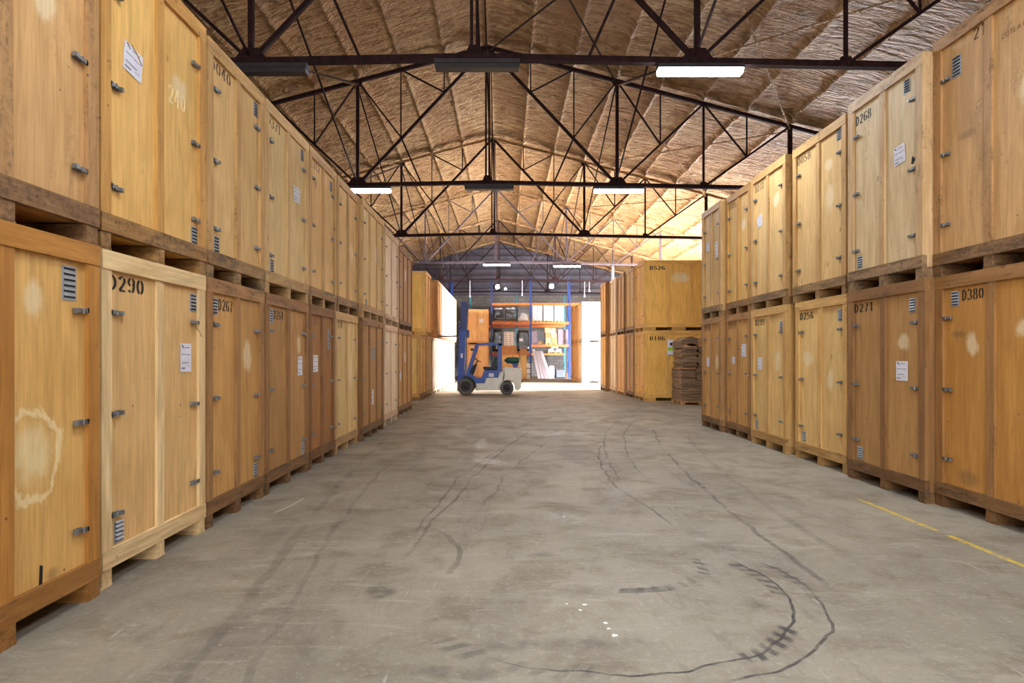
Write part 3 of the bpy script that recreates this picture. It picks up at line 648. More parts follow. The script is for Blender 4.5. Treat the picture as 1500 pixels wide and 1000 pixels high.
# pale scrape at the left
cx, cy, r_, a0, a1 = arc3(g(403, 750), g(430, 738), g(448, 727)); 
dx = t.math('SUBTRACT', X_, cx); dy = t.math('SUBTRACT', Y_, cy); rr = t.math('SQRT', t.math('ADD', t.math('MULTIPLY', dx, dx), t.math('MULTIPLY', dy, dy)))
gx, gy = g(427, 739); dd = t.math('SQRT', t.math('ADD', t.math('POWER', t.math('SUBTRACT', X_, gx), 2.), t.math('POWER', t.math('SUBTRACT', Y_, gy), 2.)))
m = t.math('MULTIPLY', t.ss(t.math('ABSOLUTE', t.math('SUBTRACT', rr, r_)), .016, .008), t.ss(dd, .38, .3)); col = t.mix(t.math('MULTIPLY', m, .6), col, rgb(215, 208, 196))
rg = t.ss(n2, .3, .7, .5, .72)
t.bsdf(col, rg, bump=n3, bstr=.3, bdist=.006, spec=.35); M['floor'] = t.mat
f = MB(); f.box(-HALF - 1, HALF + 1, YF - 1, YB + 1, -.2, 0)
tag(f.build('floor', M['floor']), kind='structure', label='stained grey brown concrete floor with tyre marks and a worn yellow line')

# end wall: block below, ribbed sheet above
t = NT('block_wall'); v = t.objvec(False)
br = t.n('ShaderNodeTexBrick'); cb = t.n('ShaderNodeCombineXYZ'); s3 = t.n('ShaderNodeSeparateXYZ'); t.l(v, s3.inputs[0]); t.l(t.math('ADD', s3.outputs[0], s3.outputs[1]), cb.inputs[0]); t.l(s3.outputs[2], cb.inputs[1]); t.l(cb.outputs[0], br.inputs['Vector'])
br.inputs['Scale'].default_value = 1; br.inputs['Brick Width'].default_value = .5; br.inputs['Row Height'].default_value = .22; br.inputs['Mortar Size'].default_value = .012
br.inputs['Color1'].default_value = rgb(118, 112, 108); br.inputs['Color2'].default_value = rgb(100, 97, 95); br.inputs['Mortar'].default_value = rgb(80, 78, 78)
t.bsdf(br.outputs[0], .85, spec=.2); M['block'] = t.mat
t = NT('ribbed_sheet'); v = t.objvec(False); nn = t.noise(v, .8, 3); s3 = t.n('ShaderNodeSeparateXYZ'); t.l(v, s3.inputs[0])
wz = t.math('SINE', t.math('MULTIPLY', s3.outputs[2], 12.)); col = t.mix(t.ss(nn, .4, .6), rgb(92, 90, 102), rgb(76, 74, 86)); col = t.mix(t.ss(wz, .5, .9), col, rgb(60, 57, 66))
t.bsdf(col, .6, bump=wz, bstr=.5, bdist=.03); M['sheet'] = t.mat
w = MB(); w.box(UC - HALF, UC + HALF, YB, YB + .3, 0, 6.4, 0)
w.prism([(UC - HALF, 6.4), (UC + HALF, 6.4), (UC + HALF, ztop(HALF) + .3), (UC, ztop(0) + .4), (UC - HALF, ztop(HALF) + .3)] if ztop(HALF) > 6.1 else [(UC - HALF, 6.4), (UC + HALF, 6.4), (UC, ztop(0) + .4)], YB, YB + .3, 1)
tag(w.build('wall_back', [M['block'], M['sheet']]), kind='structure')
w = MB(); dw = 5.0; dh = 5.2                             # wall behind the camera with an open gateway
w.box(UC - HALF, UC - dw, YF - .3, YF, 0, 8.0); w.box(UC + dw, UC + HALF, YF - .3, YF, 0, 8.0)
w.prism([(UC - dw, dh), (UC + dw, dh), (UC + dw, 8.0), (UC + HALF, 8.0), (UC, ztop(0) + .4), (UC - HALF, 8.0), (UC - dw, 8.0)], YF - .3, YF)
tag(w.build('wall_front', M['block']), kind='structure')
w = MB(); w.box(UC - HALF - .3, UC - HALF, YF, YB, 0, ztop(HALF) + .5)
tag(w.build('wall_left', M['block']), kind='structure')
w = MB(); RX = UC + HALF; GY0, GY1, GH = 29.5, 37.6, 5.3  # right wall with the open gate
zt = ztop(HALF) + .5
w.box(RX, RX + .3, YF, GY0, 0, zt); w.box(RX, RX + .3, GY1, YB, 0, zt); w.box(RX, RX + .3, GY0, GY1, GH, zt)
tag(w.build('wall_right', M['block']), kind='structure')
fr = MB(); fr.box(RX - .05, RX + .02, GY0 - .15, GY0, 0, GH + .15); fr.box(RX - .05, RX + .02, GY1, GY1 + .15, 0, GH + .15); fr.box(RX - .05, RX + .02, GY0, GY1, GH, GH + .15)
tag(fr.build('door_1', M['housing']), kind='structure', label='frame of the open gate in the right wall')

# ------------------------------------------------------------------ roof trusses
B3, B5 = 3.66, 6.10; T8 = 8.54
def zb(u): return CH + 4.9 - .02 * abs(u)
def truss(y, ordn, mat):
    root = empty('roof_truss', (UC, y, 0)); tag(root, '%s riveted roof truss spanning the hall' % ordn, 'truss', 'roof trusses across the hall')
    top = MB(); bot = MB()
    for s in (-1, 1):
        top.bar((0, 0, ztop(0)), (s * (HALF - .02), 0, ztop(HALF)), .09, .1)
        bot.bar((0, 0, zb(0)), (s * T8, 0, zb(T8)), .13, .1)
    top.build('top_chord', M['foam'] if ordn in ON[5:] else mat, root); bot.build('bottom_chord', mat, root)
    m = MB(); m.bar((-.04, -.03, zb(0)), (-.04, -.03, ztop(0)), .05, .09); m.bar((.05, .03, zb(0)), (.05, .03, ztop(0)), .05, .09); m.build('king_post', mat, root)
    def diag(a, b, w=.04, nm='diagonal_brace'):
        for s in (-1, 1):
            q = MB(); q.bar((s * a[0], 0, a[1]), (s * b[0], 0, b[1]), w, w); q.build(nm, mat, root)
    th = lambda k: ztop(kp * k)
    d1 = (kp, ztop(0) - (ztop(0) - zb(0)) / 3); d2 = (2 * kp, ztop(0) - (ztop(0) - zb(0)) * 2 / 3)
    diag((0, ztop(0)), (B3, zb(B3)), .075, 'main_diagonal')
    diag((kp, th(1)), d1, .035, 'post'); diag((2 * kp, th(2)), d2, .035, 'post'); diag(d1, (2 * kp, th(2))); diag(d2, (3 * kp, th(3))); diag(d2, (1.86, zb(1.9)), .045)
    diag((B3, zb(B3)), (B3, th(3)), .085, 'post'); diag((B3, zb(B3)), (B5, th(5)), .055); mid = (4 * kp, (zb(B3) + th(5)) / 2)
    diag(mid, (4 * kp, th(4)), .035, 'post'); diag(mid, (B3, th(3)), .04)
    diag((B5, zb(B5)), (B5, th(5)), .055, 'post'); diag((B5, zb(B5)), (T8, th(7)), .055); mid = (6 * kp, (zb(B5) + th(7)) / 2)
    diag(mid, (6 * kp, th(6)), .035, 'post'); diag(mid, (B5, th(5)), .04); diag((T8, zb(T8)), (T8, th(7)), .1, 'post')
    for s in (-1, 1):
        q = MB(); x = s * B3; z = zb(B3); q.prism([(x - .3, z), (x - .13, z + .22), (x + .13, z + .22), (x + .3, z)], -.03, .03); q.build('gusset_plate', mat, root)
        q = MB(); x = s * B3; z = th(3); q.prism([(x - .16, z - .03 + s * .04), (x - .08, z - .14), (x + .08, z - .14), (x + .16, z - .03 - s * .04)], -.03, .03); q.build('gusset_plate', mat, root)
        q = MB(); x = s * B5; z = zb(B5); q.prism([(x - .12, z), (x - .08, z + .13), (x + .08, z + .13), (x + .12, z)], -.03, .03); q.build('gusset_plate', mat, root)
    q = MB(); q.prism([(-.16, zb(0)), (-.08, zb(0) + .2), (.08, zb(0) + .2), (.16, zb(0))], -.035, .035); q.build('gusset_plate', mat, root)
ON = ['third behind the camera', 'second behind the camera', 'nearly overhead', 'nearest visible', 'second visible', 'third visible', 'fourth visible, pale lit', 'fifth visible', 'farthest']
for k, y in enumerate(TY[1:], 1): truss(y, ON[k], M['truss_lit'] if k == 6 else M['truss'])  # strong light on the fourth truss put into a paler colour
# braces that run between the trusses
def brace(a, b, w, nm, lab, gp, mt=None):
    q = MB(); d = Vector(b) - Vector(a); q.bar((0, 0, 0), d, w, w); o = q.build(nm, mt or M['truss'], None, a); tag(o, lab, 'brace', gp)
names = ['behind the camera', 'overhead', 'from the overhead to the nearest visible truss', 'from the first to the second visible truss', 'from the second to the third visible truss', 'from the third to the fourth visible truss', 'from the fourth to the fifth visible truss', 'in the last bay']
for k in range(1, 8):
    ya, yb = TY[k], TY[k + 1]
    for s, sn in ((-1, 'left'), (0, 'ridge'), (1, 'right')):
        x = UC + s * B3; zt_, zb_ = ztop(s * B3) - .1, zb(s * B3) + .1
        if s == 0: x += .12
        brace((x - .03, ya + .04, zt_), (x - .03, yb - .04, zb_), .035 if s else .03, 'sway_brace', 'sloping sway brace, %s line, falling %s' % (sn, names[k]), 'sway braces between trusses')
        if s: brace((x + .03, ya + .04, zb_), (x + .03, yb - .04, zt_), .035, 'sway_brace', 'sloping sway brace, %s line, rising %s' % (sn, names[k]), 'sway braces between trusses')
    for s, sn in ((-1, 'left'), (1, 'right')):
        for (ua, ub, w2) in ((0, B3, 'inner'), (B3, T8, 'outer')):
            if w2 == 'inner' and not (k == 3 and s == 1): continue
            a1, b1 = ztop(ua) - .09, ztop(ub) - .09
            brace((UC + s * ua, ya, a1), (UC + s * ub, yb, b1), .035, 'roof_brace', '%s %s roof plane brace running outward %s' % (w2, sn, names[k]), 'cross braces under the roof', M['foam'] if w2 == 'outer' else None)
            brace((UC + s * ub, ya, b1 - .04), (UC + s * ua, yb, a1 - .04), .035, 'roof_brace', '%s %s roof plane brace running inward %s' % (w2, sn, names[k]), 'cross braces under the roof', M['foam'] if w2 == 'outer' else None)

# ------------------------------------------------------------------ lamps
def lamp(x, y, lit, where):
    z = zb(x - UC) - .06
    root = empty('tube_lamp', (x, y, z)); tag(root, ('lit' if lit else 'unlit grey') + ' long tube lamp hung under the ' + where, 'lamp', 'tube lamps under the trusses')
    h = MB(); h.prism([(-.7, -.0), (.7, -.0), (.7, -.05), (-.7, -.05)], -.09, .09); h.box(-.7, .7, -.11, .11, -.075, -.05)
    h.build('lamp_housing', M['housing'], root)
    q = MB(); q.prism([(-.69, -.076), (.69, -.076), (.68, -.15), (-.68, -.15)], -.09, .09)
    q.build('diffuser' if lit else 'reflector', M['tube'] if lit else M['housing'], root)
    if lit:
        L = bpy.data.lights.new('lamp_light', 'AREA'); L.shape = 'RECTANGLE'; L.size = 1.36; L.size_y = .18; L.energy = 150; L.color = (.86, .93, 1)
        lo = bpy.data.objects.new('lamp_light', L); COL.objects.link(lo); lo.parent = root; lo.location = (0, 0, -.16)
LP = {2: [(1, 1, 1), 'overhead truss, added unseen fill'], 3: [(0, 0, 1), 'nearest visible truss'], 4: [(1, 0, 1), 'second visible truss'], 6: [(0, 1, 1), 'fourth visible truss'], 1: [(1, 1, 1), 'truss behind the camera, added unseen fill']}  # overhead and rear rows are unseen, added lit to brighten the foreground
for k, (lit, wh) in LP.items():
    for i, xx in enumerate((UC - 3.42, UC + .05, UC + 3.7)):
        lamp(xx, TY[k] - .02, lit[i], wh + ', ' + ['left', 'middle', 'right'][i] + ' place')
for (px, py, lab, r) in [(729, 420, 'left round bright floodlight on the end wall', .2), (808, 419, 'right round bright floodlight on the end wall', .2), (740.5, 423, 'small round lamp beside the left floodlight on the end wall', .09)]:
    Y = YB - .5; root = empty('floodlight', (PX(px, Y), Y, PZ(py, Y))); tag(root, lab, 'lamp', 'round lamps on the end wall')
    q = MB(); q.lathe([(.001, 0), (r * .7, .02), (r, .1), (r, .16), (r * .4, .3), (.001, .3)], (0, 0, 0)); q.box(-.03, .03, .2, .5, -.03, .03); q.build('lamp_housing', M['housing'], root)
    q = MB(); q.lathe([(.001, -.05), (r * .6, -.035), (r * .9, .02), (r * .9, .08)], (0, -.012, 0)); q.build('lamp_lens', M['bulb'], root)
# column and hanging conduits
q = MB(); q.tube((0, 0, 0), (0, 0, 6.3), .07, 12); q.box(-.15, .15, -.15, .15, 0, .02); o = q.build('steel_column', M['pale_pipe'], None, (PX(898, 34.4) , 34.55, 0)); tag(o, 'pale slender steel column rising behind the far right crates', 'column')
for px, ya, yb_, Y, lab in [(688, 392, 432, 41.5, 'leftmost thin hanging conduit above the crates behind the mast'), (765, 388, 430, 41.5, 'thin hanging conduit between the two far lit lamps'), (857, 388, 432, 41.5, 'pale conduit hanging left of its twin by the far right row'), (864, 386, 424, 41.5, 'shorter pale conduit hanging right of its twin by the far right row')]:
    q = MB(); zt2 = min(PZ(ya, Y), zb(0) + .1 if False else 7.2); zz = PZ(yb_, Y); q.tube((0, 0, zz), (0, 0, zb(3)), .025, 8); q.box(-.05, .05, -.02, .02, zz - .12, zz); o = q.build('hanging_conduit', M['pale_pipe'], None, (PX(px, Y), 41.75, 0)); tag(o, lab, 'pipe', 'conduits hanging from the fifth truss')

# ------------------------------------------------------------------ forklift
FY = 26.95; FS = F / 26.4
def fx(p): return (p - 568.75) / 227.25
def fz(p): return (928.7 - p) / 227.25
fk = empty('forklift', (0, FY, 0)); tag(fk, 'blue and cream counterbalance forklift with raised mast standing across the aisle', 'forklift')
def pp(*pts): return [(fx(a), fz(b)) for a, b in pts]
m = MB(); m.prism(pp((285, 885), (285, 815), (375, 812), (390, 768), (500, 765), (530, 715), (545, 715), (545, 885)), -.46, .46); m.build('chassis', M['cream'], fk, bevel=.012)
m = MB(); m.prism(pp((495, 880), (503, 830), (530, 800), (545, 792), (545, 682), (560, 675), (690, 680), (714, 690), (716, 770), (708, 860), (690, 882), (655, 882), (650, 835), (625, 800), (590, 790), (545, 800), (515, 840), (510, 884)), -.55, .55)
m.build('counterweight', M['cream'], fk, bevel=.03)
m = MB(); m.prism(pp((178, 780), (190, 750), (215, 735), (240, 730), (292, 772), (345, 772), (366, 712), (372, 700), (500, 700), (500, 766), (388, 770), (374, 818), (290, 820), (262, 790), (225, 772)), -.5, .5)
m.build('cowl', M['blue'], fk, bevel=.015)
m = MB(); m.prism(pp((345, 770), (366, 712), (500, 700), (500, 715), (380, 725), (360, 772)), -.53, .53); m.box(fx(550), fx(700), -.5, .5, fz(684), fz(676)); m.build('engine_hood', M['blue'], fk)
m = MB(); m.box(fx(412), fx(458), -.512, -.498, fz(762), fz(728), 0); m.box(fx(425), fx(447), -.515, -.51, fz(722), fz(708), 1); m.build('warning_decal', [M['paper'], M['red']], fk)
for (cx, cz, r, w, ny, nmz) in [(200, 855, .34, .24, -.56, 'front'), (200, 855, .34, .24, .32, 'front'), (578, 862, .27, .19, -.5, 'rear'), (578, 862, .27, .19, .31, 'rear')]:
    x = fx(cx); z = r
    m = MB(); m.lathe([(r * .58, .0), (r * .62, -.02), (r * .9, -.03), (r, .03), (r, w - .03), (r * .9, w + .02), (r * .58, w), (r * .58, 0)], (x, ny, z), 'Y', 32)
    for k in range(28):
        a = 2 * PI * k / 28; Mx = Matrix.Translation((x, ny + w / 2, z)) @ Matrix.Rotation(a, 4, 'Y'); m.box(-.018, .018, -w / 2 + .02, w / 2 - .02, r - .01, r + .012 - .012 * 1.0 + .004, 0, Mx)
    tw = m.build('wheel', M['tyre'], fk)
    h = MB(); yy = -.012 if ny < 0 else w + .012; sg = 1 if ny < 0 else -1
    h.lathe([(r * .6, sg * .03), (r * .5, 0), (r * .42, sg * .04), (r * .2, sg * .035), (r * .17, sg * -.02), (.001, sg * -.02)], (x, ny + (.02 if ny < 0 else w - .02), z), 'Y', 24)
    for k in range(6):
        a = k * PI / 3; h.tube((x + r * .32 * math.cos(a), ny + (.04 if ny < 0 else w - .04), z + r * .32 * math.sin(a)), (x + r * .32 * math.cos(a), ny + (.0 if ny < 0 else w), z + r * .32 * math.sin(a)), r * .05, 8)
    h.build('wheel_hub', M['rim'], tw)
m = MB(); m.prism([(fx(200) + (.43) * math.cos(a), .34 + .43 * math.sin(a)) for a in [math.radians(d) for d in range(-5, 111, 10)]] + [(fx(200) + (.375) * math.cos(a), .34 + .375 * math.sin(a)) for a in [math.radians(d) for d in range(105, -6, -10)]], -.58, -.3)
m.prism([(fx(200) + (.43) * math.cos(a), .34 + .43 * math.sin(a)) for a in [math.radians(d) for d in range(-5, 111, 10)]] + [(fx(200) + (.375) * math.cos(a), .34 + .375 * math.sin(a)) for a in [math.radians(d) for d in range(105, -6, -10)]], .3, .58)
m.build('front_mudguard', M['black'], fk)
# mast
def mastx(z, o=0): return fx(150) + .14 * (z - .2) / 3.5 + o
lean = math.atan(.14 / 3.5)
m = MB()
for s in (-1, 1):
    m.prism([(mastx(.17, -.13), .17), (mastx(.17, .13), .17), (mastx(2.63, .13), 2.63), (mastx(2.63, -.13), 2.63)], s * .38 - .04, s * .38 + .04)
for z in (.35, 1.2, 2.5): m.prism([(mastx(z, -.02), z), (mastx(z, .1), z), (mastx(z + .12, .1), z + .12), (mastx(z + .12, -.02), z + .12)], -.38, .38)
ms_ = m.build('mast_outer_stage', M['blue'], fk)
m = MB(); m.box(mastx(1.6, -.04), mastx(1.6, .04), -.425, -.42, 1.5, 1.68); m.build('mast_decal', M['paper'], ms_)
m = MB()
for s in (-1, 1):
    m.prism([(mastx(1.4, -.09), 1.4), (mastx(1.4, .13), 1.4), (mastx(3.78, .15), 3.78), (mastx(3.78, -.12), 3.78)], s * .29 - .04, s * .29 + .04)
for z in (3.6, 3.1): m.prism([(mastx(z, -.05), z), (mastx(z, .12), z), (mastx(z + .15, .12), z + .15), (mastx(z + .15, -.05), z + .15)], -.3, .3)
m.build('mast_inner_stage', M['blue_dark'], fk)
m = MB()
for s in (-.2, .2): m.tube((mastx(.3, .07), s, .3), (mastx(2.4, .07), s, 2.4), .045, 12); m.tube((mastx(2.4, .07), s, 2.4), (mastx(3.6, .07), s, 3.6), .028, 10)
m.build('lift_cylinder', M['chrome'], fk)
m = MB(); cx = mastx(2.6, -.13)
m.box(cx - .09, cx - .03, -.52, .52, 2.40, 2.48); m.box(cx - .09, cx - .03, -.52, .52, 2.72, 2.8)
for yy in (-.5, -.25, 0, .25, .5): m.box(cx - .08, cx - .05, yy - .02, yy + .02, 2.45, 3.0)
m.box(cx - .09, cx - .04, -.52, .52, 2.95, 3.0); m.box(cx - .04, cx + .1, -.25, -.2, 2.42, 2.78); m.box(cx - .04, cx + .1, .2, .25, 2.42, 2.78)
m.box(mastx(2.6, .13), mastx(2.6, .27), -.44, -.40, 2.32, 2.63); m.build('fork_carriage', M['blue_dark'], fk)
for s in (-.27, .27):
    m = MB(); m.prism([(cx - .09, 2.85), (cx - .14, 2.85), (cx - .14, 2.42), (-3.05, 2.385), (-3.05, 2.37), (cx - .12, 2.365), (cx - .09, 2.40)], s - .05, s + .05); m.build('fork', M['forksteel'], fk)
# guard
m = MB()
for s in (-.45, .45):
    m.prism(pp((200, 745), (228, 745), (312, 480), (298, 458), (286, 470)), s - .035, s + .035); m.prism(pp((492, 715), (536, 715), (528, 455), (500, 455)), s - .035, s + .035)
    m.prism(pp((290, 472), (300, 453), (420, 447), (528, 452), (528, 475), (420, 466), (305, 474)), s - .035, s + .035)
for k in range(7):
    x = fx(315 + k * 31); m.box(x - .02, x + .02, -.42, .42, fz(460), fz(450))
m.build('overhead_guard', M['blue'], fk)
m = MB(); m.prism(pp((355, 680), (362, 668), (440, 672), (500, 676), (500, 700), (370, 700)), -.24, .24); m.prism(pp((432, 672), (452, 600), (478, 578), (492, 590), (484, 640), (470, 690), (445, 690)), -.22, .22); m.build('seat', M['black'], fk, bevel=.015)
m = MB(); m.prism(pp((235, 742), (262, 660), (290, 640), (300, 652), (275, 730), (255, 755)), -.2, .2); m.build('dashboard', M['black'], fk)
m = MB(); a = Vector((fx(285), 0, fz(650))); b = Vector((fx(305), 0, fz(610))); m.tube(a, b, .02, 8)
ax = (b - a).normalized(); e1 = Vector((0, 1, 0)); e2 = ax.cross(e1); pts = [b + (e1 * math.cos(k * PI / 8) + e2 * math.sin(k * PI / 8)) * .16 for k in range(17)]
m.path(pts, .014, 6); m.tube(pts[0], pts[8], .012, 6); m.tube(pts[4], b, .012, 6); m.path([b + e2 * .08, b + e2 * .08 + ax * .06], .02, 8); m.build('steering_wheel', M['black'], fk)
m = MB(); m.box(fx(245), fx(272), -.5, -.38, fz(522), fz(500)); m.tube((fx(272), -.44, fz(508)), (fx(296), -.44, fz(500)), .012, 6); m.build('work_light', M['black'], fk)
m = MB(); m.lathe([(.001, .0), (.05, .0), (.05, .04), (.1, .07), (.135, .13), (.135, .52), (.1, .6), (.001, .62)], (fx(556), 0, fz(610)), 'X', 20); m.box(fx(630), fx(636), -.02, .02, fz(580), fz(566)); m.build('gas_bottle', M['lpg'], fk)
m = MB(); m.prism(pp((618, 640), (684, 640), (684, 655), (672, 672), (664, 682), (640, 682), (634, 660)), -.12, .12); m.build('bottle_cradle', M['blue_dark'], fk)
m = MB(); m.prism(pp((470, 690), (500, 600), (508, 600), (490, 690)), -.3, -.27); m.tube((fx(716) + .0, -.3, .55), (fx(716) + .03, -.3, .55), .05, 10); m.build('seat_bracket', M['black'], fk)

# ------------------------------------------------------------------ racks
def rack(name, lab, Y, dep, xs_, hts, post, beams, mat, tag_):
    root = empty(name, (0, Y, 0)); tag(root, lab, 'rack', tag_)
    for x, h in zip(xs_, hts):
        m = MB()
        for yy in (0, dep): m.box(x - .05, x + .05, yy - .04, yy + .04, 0, h); m.box(x - .09, x + .09, yy - .07, yy + .07, 0, .01)
        k = 0; z = .25
        while z < h - .7: m.bar((x, 0, z if k % 2 == 0 else z + .6), (x, dep, z + .6 if k % 2 == 0 else z), .03); z += .6; k += 1
        m.build('upright_frame', mat, root)
    for (i, j, z, bm) in beams:
        for a in range(i, j):
            for yy in (-.02, dep + .02):
                m = MB(); m.box(xs_[a] + .05, xs_[a + 1] - .05, yy - .025, yy + .025, z - .13, z); m.box(xs_[a] + .05, xs_[a] + .06, yy - .04, yy + .04, z - .18, z + .03); m.box(xs_[a + 1] - .06, xs_[a + 1] - .05, yy - .04, yy + .04, z - .18, z + .03)
                m.build('beam', M[bm], root)
    return root
YR = 46.5
rx_ = [PX(661, YR), PX(720, YR), PX(777.5, YR), PX(834.5, YR), PX(891, YR)]
rack('pallet_rack', 'tall blue pallet rack with orange beams in front of the end wall', YR, 1.05, rx_, [7.05, 7.1, 7.2, 7.15, 5.6], M['rackblue'],
     [(1, 4, 5.33, 'orange'), (1, 3, 3.98, 'orange'), (2, 3, 2.38, 'orange'), (1, 2, 1.78, 'beamred')], M['rackblue'], None)
rx2 = [PX(689, 49.4), PX(757.5, 49.4), PX(827.5, 49.4)]
rack('pallet_rack', 'lower teal pallet rack standing behind the blue rack', 49.4, 1.0, rx2, [6.15, 6.2, 6.15], M['teal'], [(1, 2, 1.78, 'orange'), (0, 1, 1.78, 'beamred'), (0, 2, 3.9, 'orange')], M['teal'], None)

def pallet(x, y, z, w, d, lab, gp='pallets', mat=None):
    m = MB(); h = .13
    for k in range(5): xx = x + w * k / 5; m.box(xx + .01, xx + w / 5 - .02, y, y + d, z + h - .022, z + h)
    for yy in (y, y + d / 2 - .05, y + d - .1):
        m.box(x, x + w, yy, yy + .1, z + h - .042, z + h - .022); m.box(x, x + w, yy, yy + .1, z, z + .02)
        for xx in (x, x + w / 2 - .06, x + w - .12): m.box(xx, xx + .12, yy, yy + .1, z + .02, z + h - .042)
    o = m.build('wooden_pallet', mat or M['pallet']); tag(o, lab, 'pallet', gp); return z + h
def crumple(x0, x1, y0, y1, z0, z1, seed, amp=.05, taper=.06, n=8):
    m = MB(); vs = []; rnd = Vector((seed * 3.1, seed, 0))
    N = [(i / n, j / n, k / n) for k in range(n + 1) for j in range(n + 1) for i in range(n + 1)]
    idx = {}
    fs = []
    def vid(i, j, k):
        if (i, j, k) not in idx:
            u, v, w = i / n, j / n, k / n; tp = taper * w * w
            p = Vector((x0 + (x1 - x0) * (u * (1 - 2 * tp) + tp), y0 + (y1 - y0) * (v * (1 - 2 * tp) + tp), z0 + (z1 - z0) * w))
            d = noise.noise_vector(p * 4 + rnd) * amp; 
            if k == 0: d.z = 0
            idx[(i, j, k)] = len(vs); vs.append(p + d)
        return idx[(i, j, k)]
    for a in range(n):
        for b in range(n):
            for q in ((0, 1), (n, 0)):
                e, fl = q
                f1 = [vid(e, a, b), vid(e, a + 1, b), vid(e, a + 1, b + 1), vid(e, a, b + 1)]; fs.append(f1[::-1] if fl else f1)
                f2 = [vid(a, e, b), vid(a + 1, e, b), vid(a + 1, e, b + 1), vid(a, e, b + 1)]; fs.append(f2 if fl else f2[::-1])
                f3 = [vid(a, b, e), vid(a + 1, b, e), vid(a + 1, b + 1, e), vid(a, b + 1, e)]; fs.append(f3[::-1] if fl else f3)
    m.add(vs, [f[::-1] for f in fs], 0, True); return m
def gp_(px): return PX(px, YR)
# level one above: black wrapped loads, grey heap, white stacks
Zt = 3.98
for i, (a, b, lab) in enumerate([(722, 737.5, 'black film wrapped load on the second beam, left of its twin'), (739, 756.5, 'black film wrapped load with white glints on the second beam, right of its twin')]):
    x0, x1 = gp_(a) + .03, gp_(b); z = pallet(x0, YR, Zt, x1 - x0, 1.0, 'wooden pallet under the %s black wrapped load' % ('left' if i == 0 else 'right'), 'pallets on the rack beams')
    root = empty('wrapped_load', ((x0 + x1) / 2, YR, z)); tag(root, lab, 'wrapped load', 'black wrapped loads on the rack')
    crumple(x0 - (x0 + x1) / 2 + .02, x1 - (x0 + x1) / 2 - .02, .04, .96, 0, .86, i + 2, .05).build('black_film', M['film'], root)
    crumple(x0 - (x0 + x1) / 2 + .03, x1 - (x0 + x1) / 2 - .1, .03, .9, .8, .9, i + 8, .05, .15).build('top_glint', M['film_top'], root)  # pale crumpled sheet stands for the glint on the black film
x0, x1 = gp_(760), gp_(775.5); z = pallet(x0, YR, Zt, x1 - x0, 1.0, 'wooden pallet under the whitish crumpled heap', 'pallets on the rack beams')
o = crumple(x0, x1, YR + .05, YR + .95, z, z + .55, 5, .07, .25).build('plastic_covered_heap', M['film_top']); tag(o, 'whitish heap in crumpled clear film beside the middle blue upright', 'wrapped load')
for i, (a, b) in enumerate([(780, 794.5), (796, 810.5), (812, 826)]):
    x0, x1 = gp_(a), gp_(b); wd = x1 - x0; lab = ['left', 'middle', 'right'][i]
    z = pallet(x0, YR, Zt, wd, 1.0, 'wooden pallet under the %s white carton stack' % lab, 'pallets on the rack beams')
    root = empty('carton_stack', (x0 + wd / 2, YR, z)); tag(root, '%s of three white carton stacks with brown print on the second beam' % lab, 'carton stack', 'white carton stacks on the rack')
    for r_ in range(4):
        m = MB()
        for c_ in range(2): m.box(-wd / 2 + .01 + c_ * (wd / 2), -.005 + c_ * (wd / 2) - .01 + .01, .03, .9, r_ * .265, r_ * .265 + .258)
        m.build('carton_layer', M['whitebox'], root)
    m = MB()
    for r_ in range(7):
        for c_ in range(3): xx = -wd * .32 + c_ * wd * .32; m.box(xx - .035, xx + .035, .022, .03, .06 + r_ * .14, .11 + r_ * .14)
    m.build('printed_marks', M['dots'], root)
# right bay, lower level
Zt = 2.38
x0, x1 = gp_(799), gp_(816); z = pallet(x0, YR, Zt, x1 - x0, 1.0, 'wooden pallet under the leaning brown cartons', 'pallets on the rack beams')
wd = x1 - x0; root = empty('carton_load', (x0 + wd / 2, YR, z)); tag(root, 'leaning stack of brown cartons with a white sheet on the third beam', 'carton stack')
for r_ in range(3):
    for c_ in range(2):
        m = MB(); xx = -wd / 2 + .03 + c_ * wd / 2 - r_ * .035; m.box(xx, xx + wd / 2 - .03, .04, .9, r_ * .36, r_ * .36 + .35); m.build('carton', [M['carton_light'], M['carton']][(r_ + c_) % 2], root)
m = MB(); m.box(-.05, .22, .02, .035, .72, .98); m.build('white_sheet', M['paper'], root)
m = MB(); m.prism([(gp_(818), Zt), (gp_(833), Zt), (gp_(833), 3.5), (gp_(818), 3.5)], YR + .35, YR + .42); o = m.build('grey_board', M['board_grey']); tag(o, 'large mauve grey board standing on the third beam by the right upright', 'board')
m = MB(); m.prism([(gp_(779.5), Zt), (gp_(787.5), Zt), (gp_(787), 3.35), (gp_(779.5), 3.35)], YR + .3, YR + .36); o = m.build('grey_board', M['board_grey']); tag(o, 'narrow mauve grey board by the middle blue upright on the third beam', 'board')
m = MB()
for k in range(9):
    a = random.uniform(-.9, .9); cx_ = gp_(792.5) + random.uniform(-.12, .12); m.bar((cx_ - .2 * math.cos(a), YR + .1 + k * .08, Zt + .04 + abs(.2 * math.sin(a)) * 0 + .02), (cx_ + .12 * math.cos(a), YR + .12 + k * .08, Zt + .08 + .3 * abs(math.sin(a))), .04)
o = m.build('offcut_heap', M['pallet']); tag(o, 'small heap of wooden offcuts on the third beam', 'wood offcuts', kind='stuff')
